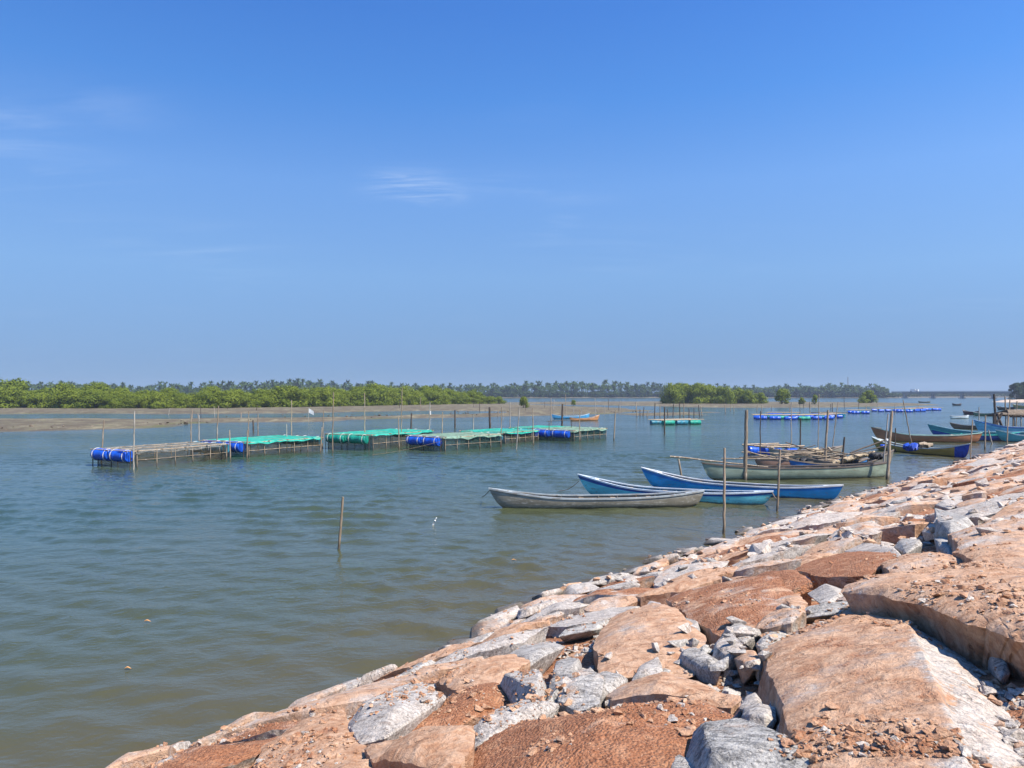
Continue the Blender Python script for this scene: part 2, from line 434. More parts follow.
def water_material():
    n = NT('river_water'); v = n.pos()
    s = n.sep(v)
    nn = n.math('ADD', n.math('ADD', n.math('MULTIPLY', s[0], float(NRM[0])), n.math('MULTIPLY', s[1], float(NRM[1]))), EDGE)
    wob = n.noise(v, 0.55, 4, 0.6)
    al = n.math('ADD', n.math('MULTIPLY', s[0], float(T[0])), n.math('MULTIPLY', s[1], float(T[1])))
    nn = n.math('SUBTRACT', nn, n.rng(al, 7.5, 12.5, 1.6, 0.5))
    sh = n.math('ADD', nn, n.math('MULTIPLY', n.math('SUBTRACT', wob, 0.5), 3.0))
    deep = n.mix(n.rng(n.noise(n.mapv(v, (0.03, 0.06, 1)), 1.0, 3), 0.35, 0.65), (0.030, 0.054, 0.033), (0.040, 0.060, 0.033))
    c = n.mix(n.rng(sh, -22.0, -4.0), deep, (0.056, 0.063, 0.030))
    c = n.mix(n.rng(sh, -6.0, -0.5), c, (0.074, 0.066, 0.030))
    c = n.mix(n.rng(sh, -0.8, 0.5), c, (0.085, 0.052, 0.030))
    # ripples: wind waves of several lengths, calmer and rougher patches
    gust = n.rng(n.noise(n.mapv(v, (0.014, 0.05, 1)), 1.0, 3, 0.55), 0.36, 0.64, 0.35, 1.0)
    w1 = n.noise(n.mapv(v, (0.75, 1.5, 1), (0, 0, 0.30)), 0.95, 3, 0.5, 0.5)
    w2 = n.noise(n.mapv(v, (0.9, 1.5, 1), (0, 0, -0.45)), 2.6, 3, 0.55, 0.4)
    w3 = n.noise(n.mapv(v, (1, 1.3, 1), (0, 0, 0.9)), 8.0, 2, 0.5)
    h = n.math('ADD', n.math('MULTIPLY', w1, n.rng(s[1], 40.0, 60.0, 0.02, 0.22)), n.math('ADD', n.math('MULTIPLY', w2, 0.062), n.math('MULTIPLY', w3, 0.020)))
    nm = n.bump(n.math('MULTIPLY', h, gust), 1.0, 0.85)
    # beyond the modelled waves the wavelets are too small to resolve: tilt the normal directly
    far = n.rng(s[1], 36.0, 62.0)
    cn = n.node("ShaderNodeVectorMath", operation='SUBTRACT')
    n.put(cn.inputs[0], n.noise(n.mapv(v, (0.55, 1.3, 1), (0, 0, 0.2)), 1.6, 4, 0.65, 0.3, out='Color')); cn.inputs[1].default_value = (0.5, 0.5, 0.5)
    fl = n.node("ShaderNodeVectorMath", operation='MULTIPLY'); n.put(fl.inputs[0], cn.outputs[0]); fl.inputs[1].default_value = (0.9, 1.3, 0.0)
    sc = n.node("ShaderNodeVectorMath", operation='SCALE'); n.put(sc.inputs[0], fl.outputs[0]); n.put(sc.inputs['Scale'], n.math('MULTIPLY', far, gust))
    ad = n.node("ShaderNodeVectorMath", operation='ADD'); n.put(ad.inputs[0], nm); n.put(ad.inputs[1], sc.outputs[0])
    no = n.node("ShaderNodeVectorMath", operation='NORMALIZE'); n.put(no.inputs[0], ad.outputs[0])
    return n.done(n.bsdf(c, n.rng(far, 0, 1, 0.05, 0.13), no.outputs[0], 0.5, IOR=1.333))
M['water'] = water_material()

def bamboo_material():
    n = NT('bamboo'); v = n.objco()
    oi = n.node("ShaderNodeObjectInfo")
    a = n.noise(n.mapv(v, (9, 9, 1.6)), 2.0, 5, 0.65)
    c = n.mix(n.rng(a, 0.3, 0.7), (0.25, 0.18, 0.115), (0.46, 0.36, 0.25))
    c = n.mix(n.rng(oi.outputs['Random'], 0.4, 1.0, 0, 0.4), c, (0.10, 0.075, 0.055))
    c = n.mix(n.rng(n.noise(n.mapv(v, (4, 4, 1)), 1.4, 4, 0.6), 0.55, 0.66, 0, 0.7), c, (0.56, 0.50, 0.42))
    z = n.sep(n.pos())[2]
    c = n.mix(n.rng(z, 0.06, 0.32, 0.8, 0.0), c, (0.05, 0.04, 0.028))
    return n.done(n.bsdf(c, 0.75, n.bump(a, 0.01), 0.25))
M['bamboo'] = bamboo_material()
M['dark_wood'] = simple('dark_wet_wood', (0.085, 0.062, 0.045), 0.7, 0.4, 3, bump=0.01)
M['pale_pole'] = simple('pale_pole', (0.36, 0.32, 0.265), 0.7, 0.3, 3)
M['plank'] = simple('weathered_plank', (0.30, 0.235, 0.165), 0.85, 0.35, 4, bump=0.01, dirt=(0.12, 0.09, 0.06))
M['old_wood'] = simple('old_boat_wood', (0.17, 0.125, 0.088), 0.8, 0.4, 5, bump=0.01, dirt=(0.30, 0.25, 0.19))
M['barrel'] = simple('blue_plastic', (0.008, 0.085, 0.52), 0.35, 0.15, 3, 0.5, dirt=(0.05, 0.12, 0.30), dirt_amt=0.3)
M['barrel_green'] = simple('net_wrapped_plastic', (0.01, 0.27, 0.19), 0.55, 0.25, 6, 0.4)
M['barrel_teal'] = simple('dull_teal_plastic', (0.02, 0.17, 0.24), 0.5, 0.25, 4, 0.4, dirt=(0.08, 0.11, 0.09))
M['rope'] = simple('pale_rope', (0.58, 0.56, 0.50), 0.8, 0.2, 8)
M['rope_dark'] = simple('old_rope', (0.16, 0.12, 0.08), 0.85, 0.3, 8)
M['white'] = simple('chalky_white', (0.78, 0.78, 0.75), 0.6, 0.1, 5)
M['black'] = simple('black_soot', (0.025, 0.025, 0.028), 0.6, 0.3, 5)
M['tarp_blue'] = simple('blue_tarp', (0.012, 0.055, 0.36), 0.5, 0.3, 7, 0.4)
M['concrete'] = simple('bridge_concrete', (0.24, 0.24, 0.24), 0.85, 0.15, 0.3)
M['thatch'] = simple('palm_thatch', (0.17, 0.13, 0.09), 0.95, 0.4, 3, bump=0.03)
M['straw'] = simple('dry_net_bundle', (0.46, 0.36, 0.23), 0.95, 0.35, 9, bump=0.02)
M['leaf_orange'] = simple('dead_leaf', (0.55, 0.28, 0.10), 0.7, 0.2, 20)

def net_material(name, col, alpha, scale=0.0):
    n = NT(name); v = n.objco()
    a = n.noise(v, 2.2, 5, 0.65)
    c = n.mix(n.rng(a, 0.3, 0.7), tuple(q * 0.7 for q in col), tuple(min(1, q * 1.25) for q in col))
    d = n.node("ShaderNodeBsdfDiffuse"); n.put(d.inputs[0], c)
    tl = n.node("ShaderNodeBsdfTranslucent"); n.put(tl.inputs[0], c)
    m1 = n.node("ShaderNodeMixShader"); m1.inputs[0].default_value = 0.3
    n.t.links.new(d.outputs[0], m1.inputs[1]); n.t.links.new(tl.outputs[0], m1.inputs[2])
    tr = n.node("ShaderNodeBsdfTransparent")
    m2 = n.node("ShaderNodeMixShader")
    n.put(m2.inputs[0], n.rng(n.noise(v, 5, 4, 0.7), 0.3, 0.7, max(0, alpha - 0.15), min(1, alpha + 0.15)))
    n.t.links.new(tr.outputs[0], m2.inputs[1]); n.t.links.new(m1.outputs[0], m2.inputs[2])
    return n.done(m2.outputs[0])
M['net_side'] = net_material('fish_net', (0.115, 0.10, 0.066), 0.48)
M['net_side_teal'] = net_material('teal_fish_net', (0.06, 0.105, 0.09), 0.52)
M['net_top_green'] = net_material('green_shade_net', (0.05, 0.46, 0.35), 0.92)
M['net_top_pale'] = net_material('faded_green_net', (0.27, 0.42, 0.32), 0.78)
M['net_top_bare'] = net_material('bare_brown_net', (0.44, 0.41, 0.35), 0.26)

def leaf_material(name, dark, light, trans=0.35):
    n = NT(name)
    g = n.node("ShaderNodeNewGeometry"); oi = n.node("ShaderNodeObjectInfo")
    k = n.math('ADD', n.math('MULTIPLY', g.outputs['Random Per Island'], 0.6), n.math('MULTIPLY', n.noise(n.pos(), 0.45, 3), 0.6))
    k = n.math('ADD', k, n.math('MULTIPLY', oi.outputs['Random'], 0.25))
    c = n.mix(n.rng(k, 0.2, 1.0, smooth=False), dark, light)
    d = n.bsdf(c, 0.65, None, 0.08)
    tl = n.node("ShaderNodeBsdfTranslucent"); n.put(tl.inputs[0], c)
    m = n.node("ShaderNodeMixShader"); m.inputs[0].default_value = trans
    n.t.links.new(d, m.inputs[1]); n.t.links.new(tl.outputs[0], m.inputs[2])
    return n.done(m.outputs[0])
M['mangrove'] = leaf_material('mangrove_leaf', (0.068, 0.110, 0.010), (0.225, 0.270, 0.032))
M['palm'] = leaf_material('palm_frond', (0.028, 0.056, 0.012), (0.065, 0.105, 0.024), 0.2)
M['farleaf'] = leaf_material('far_broadleaf', (0.028, 0.054, 0.013), (0.070, 0.108, 0.030), 0.2)
M['casuarina'] = leaf_material('dark_needle', (0.014, 0.03, 0.012), (0.04, 0.065, 0.022), 0.2)
M['bark'] = simple('grey_bark', (0.14, 0.11, 0.085), 0.9, 0.3, 4)

# ================================================================== THE SETTING
# ---- river bed / ground sheet that reaches the horizon
g = MB()
g.add([(-2000, -2000, -2.2), (2000, -2000, -2.2), (2000, 2000, -2.2), (-2000, 2000, -2.2)], [(0, 1, 2, 3)])
set_props(g.build('ground', M['sand']), 'brown river bed and land reaching to the horizon', 'ground', kind='structure')

# ---- water: a finely waved patch in front of the bank set into a wide sheet
WX0, WX1, WY0, WY1 = -42.0, 36.0, 5.0, 62.0
def wave_patch():
    xs = np.arange(WX0, WX1 + 1e-6, 0.115); ys = np.concatenate([np.arange(WY0, 24, 0.085), np.arange(24, WY1 + 1e-6, 0.17)])
    ys[-1] = WY1; xs[-1] = WX1
    X, Y = np.meshgrid(xs, ys)
    rng = np.random.default_rng(3); Z = np.zeros_like(X)
    for k in range(46):
        lam = 0.36 * (1.9 / 0.36) ** rng.random()
        th = -math.pi / 2 - 0.32 + rng.normal(0, 0.48)
        amp = 0.0066 * lam ** 0.95
        Z += amp * np.sin((X * math.cos(th) + Y * math.sin(th)) * 2 * math.pi / lam + rng.random() * 6.283)
    Z *= 0.65 + 0.6 * fbm(p3(X, Y), 0.16, 3, 5).reshape(X.shape)
    e = np.minimum(np.minimum(X - WX0, WX1 - X), WY1 - Y)
    Z *= sstep(e, 0, 10)
    v = np.stack([X.ravel(), Y.ravel(), Z.ravel()], 1)
    n, m = X.shape
    i = np.arange(n * m).reshape(n, m)
    f = np.stack([i[:-1, :-1], i[:-1, 1:], i[1:, 1:], i[1:, :-1]], -1).reshape(-1, 4)
    # ring of big quads around the patch
    b = len(v); S = 2000.0
    ext = np.array([[-S, -S, 0], [S, -S, 0], [S, S, 0], [-S, S, 0], [WX0, WY0, 0], [WX1, WY0, 0], [WX1, WY1, 0], [WX0, WY1, 0]], float)
    v = np.concatenate([v, ext])
    f = np.concatenate([f, np.array([[b, b + 1, b + 5, b + 4], [b + 1, b + 2, b + 6, b + 5], [b + 2, b + 3, b + 7, b + 6], [b + 3, b, b + 4, b + 7]])])
    return mesh_np('water', v, f, M['water'], smooth=True)
set_props(link_mesh('water', wave_patch()), 'rippled green-grey river water turning blue with distance', 'water', kind='structure')

# ---- sand bars and far land
def in_poly_sd(X, Y, poly):
    """signed distance (positive inside)"""
    P = np.asarray(poly); d = np.full(X.shape, 1e9); ins = np.zeros(X.shape, bool)
    for i in range(len(P)):
        a, b = P[i], P[(i + 1) % len(P)]
        ab = b - a; t = np.clip(((X - a[0]) * ab[0] + (Y - a[1]) * ab[1]) / (ab @ ab), 0, 1)
        d = np.minimum(d, np.hypot(X - a[0] - t * ab[0], Y - a[1] - t * ab[1]))
        c = ((a[1] > Y) != (b[1] > Y)) & (X < (b[0] - a[0]) * (Y - a[1]) / (b[1] - a[1] + 1e-12) + a[0])
        ins ^= c
    return np.where(ins, d, -d)

def polyline_d(X, Y, P):
    d = np.full(X.shape, 1e9); P = np.asarray(P)
    for a, b in zip(P[:-1], P[1:]):
        ab = b - a; t = np.clip(((X - a[0]) * ab[0] + (Y - a[1]) * ab[1]) / (ab @ ab), 0, 1)
        d = np.minimum(d, np.hypot(X - a[0] - t * ab[0], Y - a[1] - t * ab[1]))
    return d

def land(name, label, polys, step, rise, hgt, mat, rough=0.12, channel=None, seed=1):
    allp = np.concatenate(polys); x0, y0 = allp.min(0) - 12; x1, y1 = allp.max(0) + 12
    xs = np.arange(x0, x1, step); ys = np.arange(y0, y1, step)
    X, Y = np.meshgrid(xs, ys)
    sd = np.max([in_poly_sd(X, Y, p) for p in polys], 0)
    sd = sd + fbm(p3(X, Y), 0.06, 4, seed).reshape(X.shape) * 6
    Z = np.where(sd > 0, hgt * sstep(sd, 0, rise) , np.maximum(-0.6, sd * 0.08))
    Z = Z + rough * fbm(p3(X, Y), 0.22, 5, seed + 9).reshape(X.shape) * sstep(sd, -3, 6)
    if channel is not None:
        cd = polyline_d(X, Y, channel[0]) + fbm(p3(X, Y), 0.05, 3, seed + 4).reshape(X.shape) * 5
        Z -= channel[2] * (1 - sstep(cd, channel[1] * 0.5, channel[1]))
    v = np.stack([X.ravel(), Y.ravel(), Z.ravel()], 1); n, m = X.shape
    i = np.arange(n * m).reshape(n, m)
    f = np.stack([i[:-1, :-1], i[:-1, 1:], i[1:, 1:], i[1:, :-1]], -1).reshape(-1, 4)
    keep = (Z.ravel()[f].max(1) > -0.5)
    o = link_mesh(name, mesh_np(name, v, f[keep], mat, smooth=True))
    return set_props(o, label, 'ground', kind='structure')

W = lambda *pts: np.array([pix(a, b)[:2] for a, b in pts])
bar = W((-160, 437), (0, 432.5), (60, 431), (130, 428.5), (200, 424.5), (260, 422.5), (330, 421.5), (400, 419), (450, 418), (520, 416.5),
        (580, 414.8), (630, 413.2), (655, 411.5), (640, 409.3), (600, 407.6), (560, 406), (520, 404.6), (490, 403.2), (380, 401.8), (200, 401.5), (0, 401.5), (-160, 402))
chan = (W((-120, 417), (100, 416.3), (200, 416.6), (330, 415), (430, 412.6)), 26.0, 0.78)
land('sand_bar', 'long flat brown sand and mud bar with a shallow channel across the water', [bar], 2.0, 9, 0.42, M['sand'], 0.16, chan, 3)
bar2 = W((480, 403.4), (560, 402.4), (700, 402.0), (800, 402.6), (900, 403.4), (946, 404.8), (900, 406.3), (840, 407.4), (760, 408.0), (690, 407.3), (640, 406.0), (560, 404.9))
land('mud_bank', 'thin brown mud bank under the lone mangrove island', [bar2], 2.5, 8, 0.5, M['sand'], 0.15, None, 8)
mud3 = W((618, 413.4), (660, 412.4), (708, 412.2), (706, 415.2), (660, 416.2), (622, 416.0))
land('mud_flat', 'low mud patch under the ruined fishing stakes', [mud3], 1.6, 8, 0.16, M['sand'], 0.2, None, 11)
far = np.array([(-1100, 640), (-500, 690), (-100, 800), (150, 830), (330, 835), (425, 815), (560, 930), (1200, 900), (1300, 1900), (-1500, 1900)], float)
land('far_bank', 'low far bank of the river under the palms', [far], 14, 20, 1.2, M['sand'], 0.3, None, 21)
spit = np.array([(262, 405), (285, 398), (330, 390), (420, 380), (430, 470), (330, 470), (285, 440)], float)
land('sand_spit', 'pale sandy spit under the dark trees by the bridge', [spit], 3, 8, 1.3, simple('pale_sand', (0.46, 0.36, 0.27), 0.9, 0.25, 0.4), 0.4, None, 31)

# ---- the rubble bank itself (soil between the stones)
def bank_height(x, y):
    x = np.asarray(x, float).ravel(); y = np.asarray(y, float).ravel()
    n = x * NRM[0] + y * NRM[1]
    n = n + 0.35 * fbm(p3(x, y), 0.16, 3, 40)
    z = SLOPE * (n + EDGE) + Z0
    z = np.minimum(z, 2.95 + 0.02 * n)
    up = sstep(n, -EDGE - 1, -EDGE + 1)
    z = z + up * (0.10 * fbm(p3(x, y), 0.55, 4, 41) + 0.05 * fbm(p3(x, y), 2.2, 4, 42)) - 0.06
    al = x * T[0] + y * T[1]
    z = z - 0.31 * eshift(al) * (1 - sstep(n, -9.6, -7.4))
    return np.maximum(z, -2.0)

def bank_mesh():
    a = [-14.0]
    while a[-1] < 150: a.append(a[-1] + (0.06 if 2 < a[-1] < 11 else (0.12 if a[-1] < 24 else 0.12 + 0.018 * (a[-1] - 24))) * (3 if a[-1] < 1 else 1))
    b = np.concatenate([np.arange(-18, -11.4, 0.3), np.arange(-11.4, 0.8, 0.07), np.arange(0.8, 60, 1.8)])
    A, B = np.meshgrid(np.array(a), b)
    X = A * T[0] + B * NRM[0]; Y = A * T[1] + B * NRM[1]
    Z = bank_height(X, Y)
    v = np.stack([X.ravel(), Y.ravel(), Z], 1); n, m = A.shape
    i = np.arange(n * m).reshape(n, m)
    f = np.stack([i[:-1, :-1], i[1:, :-1], i[1:, 1:], i[:-1, 1:]], -1).reshape(-1, 4)
    return v, f[:, ::-1]
bv, bf = bank_mesh()
bank = set_props(link_mesh('bank', mesh_np('bank', bv, bf, M['bank'], smooth=True)), 'sloping bank of red laterite soil under the rubble', 'ground', kind='structure')
bank.color = (0.20, 0.65, 0.55, 1)
BVH_V, BVH_F = [bv], [bf]
BVH_N = [len(bv)]

# ================================================================== ROCKS
ROCK_GROUP = 'stones of the rubble bank'
def register(v, f):
    BVH_V.append(v); BVH_F.append(f + BVH_N[0]); BVH_N[0] += len(v)

def slab_mesh(poly, h, seed, nseg=64, nring=16, crown=0.06, rough=0.05, tilt=(0, 0), under=0.06, depth=0.45, round_=0.07, flank=None):
    """a broad flat-topped stone from its outline on the bank (list of x,y)"""
    P = np.asarray(poly, float)
    L = np.linalg.norm(np.roll(P, -1, 0) - P, axis=1); cum = np.concatenate([[0], np.cumsum(L)])
    s = np.linspace(0, cum[-1], nseg, endpoint=False)
    Q = np.stack([np.interp(s, cum, np.append(P[:, k], P[0, k])) for k in (0, 1)], 1)
    c = Q.mean(0); size = math.sqrt(np.mean(np.sum((Q - c) ** 2, 1)))
    jit = fbm(p3(Q[:, 0], Q[:, 1]), 2.6 / size, 5, seed, 0.66) * 0.15
    Q = c + (Q - c) * (1 + jit)[:, None]
    rr = np.concatenate([np.linspace(0.04, 0.86, nring), [0.92, 0.96, 0.985, 1.0]])
    p = (c + (Q - c)[None] * rr[:, None, None]).reshape(-1, 2); r = np.repeat(rr, nseg)
    e = 1 - round_ * r ** 7 - 0.06 * r ** 2
    z = bank_plane(p[:, 0], p[:, 1]) + h * e + crown * 0.5 * (1 - r * r) + (p - c) @ np.asarray(tilt)
    nz = fbm(p3(p[:, 0], p[:, 1]), 1.5 / max(size, 0.35), 5, seed + 3, 0.55)
    st = np.floor(fbm(p3(p[:, 0], p[:, 1] * 1.6), 1.1 / max(size, 0.3), 3, seed + 5) * 5 + 0.5) / 5
    fr_ = np.random.default_rng(seed + 31); g_ = fr_.normal(0, 0.15 / max(1.0, size * 1.5), (7, 2)); b_ = fr_.uniform(0, 0.16, 7) * size
    fc = np.min((p - c) @ g_.T + b_[None], 1); fc = np.maximum(fc - fc.mean(), -0.16 * max(size, .4))
    z = z + fc * 0.7 + rough * nz * 1.0 + rough * st * 0.12 + 0.012 * fbm(p3(p[:, 0], p[:, 1]), 9, 4, seed + 7, 0.6)
    if flank is not None:
        s = np.maximum(0, (p - np.asarray(flank[0])) @ np.asarray(flank[1]))
        z = z - flank[2] * s - 0.035 * sstep(s, 0, 0.05) * (0.6 + fbm(p3(p[:, 0], p[:, 1]), 4, 4, seed + 21))
    rows = list(np.column_stack([p, z]).reshape(len(rr), nseg, 3))
    top = rows[-1]
    qs = (0.12, 0.28, 0.45, 0.62, 0.80, 1.05) if nseg > 60 else (0.2, 0.6, 1.05)
    for q in qs + (1.9,):
        dr = 1.004 - under * min(1.0, q) ** 0.8 - (0.03 if q > 1.5 else 0)
        p = c + (Q - c) * dr
        z = top[:, 2] - (h + 0.02) * q if q < 1.5 else bank_plane(p[:, 0], p[:, 1]) - depth
        z = np.minimum(z, top[:, 2] - 0.004)
        w = fbm(p3(p[:, 0], p[:, 1], z), 3.2, 4, seed + 11, 0.6); w = 0.55 * w + 0.45 * np.floor(w * 6 + 0.5) / 6
        p = p + (p - c) / size * (w * 0.13 * min(1, size) * min(1.0, q * 2.2))[:, None]
        rows.append(np.column_stack([p, z]))
    v = np.concatenate([[[c[0], c[1], rows[0][:, 2].mean()]]] + rows)
    f = []
    ns = nseg; idx = lambda r, i: 1 + r * ns + (i % ns)
    I = np.arange(ns); J = (I + 1) % ns
    tri = np.stack([np.zeros(ns, int), 1 + I, 1 + J, 1 + J], 1)
    for r in range(len(rows) - 1):
        f.append(np.stack([1 + r * ns + I, 1 + (r + 1) * ns + I, 1 + (r + 1) * ns + J, 1 + r * ns + J], 1))
    f = np.concatenate(f)
    d0 = Q - c; d1 = np.roll(d0, -1, 0); cc = float((d0[:, 0] * d1[:, 1] - d0[:, 1] * d1[:, 0]).sum())
    if cc < 0: f = f[:, ::-1]; tri = tri[:, [0, 2, 1, 1]]
    return v, f, tri[:, :3]

def join_tris(f4, f3):
    return np.concatenate([f4[:, [0, 1, 2]], f4[:, [0, 2, 3]], f3])

def finish_rock(name, v, tris, color, label, group=ROCK_GROUP, sharp=24, cat='rock', reg=True):
    if reg: register(v, tris)
    c = np.array([v[:, 0].mean(), v[:, 1].mean(), v[:, 2].min()])
    o = link_mesh(name, mesh_np(name, v - c, tris, M['rock'], smooth=True, sharp=sharp), None, tuple(c))
    o.color = (*color, 1)
    return set_props(o, label, cat, group)

def hull(pts, cuts, seed, amp, freq):
    bm = bmesh.new()
    for p in pts: bm.verts.new(p)
    r = bmesh.ops.convex_hull(bm, input=bm.verts[:])
    bmesh.ops.delete(bm, geom=[e for e in set(r['geom_interior'] + r['geom_unused']) if isinstance(e, bmesh.types.BMVert)], context='VERTS')
    if cuts:
        bmesh.ops.bevel(bm, geom=bm.edges[:], offset=amp * 0.8, segments=1, affect='EDGES', profile=0.6)
        bmesh.ops.triangulate(bm, faces=bm.faces[:])
        bmesh.ops.subdivide_edges(bm, edges=bm.edges[:], cuts=cuts, use_grid_fill=True)
    bmesh.ops.triangulate(bm, faces=bm.faces[:])
    bm.verts.ensure_lookup_table(); bm.normal_update()
    v = np.array([q.co[:] for q in bm.verts]); nn = np.array([q.normal[:] for q in bm.verts])
    f = np.array([[q.index for q in fc.verts] for fc in bm.faces])
    bm.free()
    if amp:
        d = 0.6 * fbm(v, freq, 5, seed, 0.65) + 0.4 * fbm(v, freq * 5, 3, seed + 1)
        v = v + nn * (d * amp)[:, None]
    return v, f

def boulder_pts(poly, zb, h, rng, top=0.72, dome=0.0):
    P = np.asarray(poly, float); c = P.mean(0)
    pts = []
    for p in P:
        q = c + (p - c) * (1 + rng.uniform(-0.06, 0.06))
        pts.append((q[0], q[1], bank_plane(*q) + zb + h * rng.uniform(0.25, 0.75)))
        if rng.random() < 0.45: continue
        q = c + (p - c) * (top + rng.uniform(-0.12, 0.12))
        pts.append((q[0], q[1], bank_plane(*q) + zb + h * rng.uniform(0.85, 1.05)))
        q = c + (p - c) * (0.85 + rng.uniform(-0.1, 0.05))
        pts.append((q[0], q[1], bank_plane(*q) + zb - 0.25 * h - 0.05))
    return pts

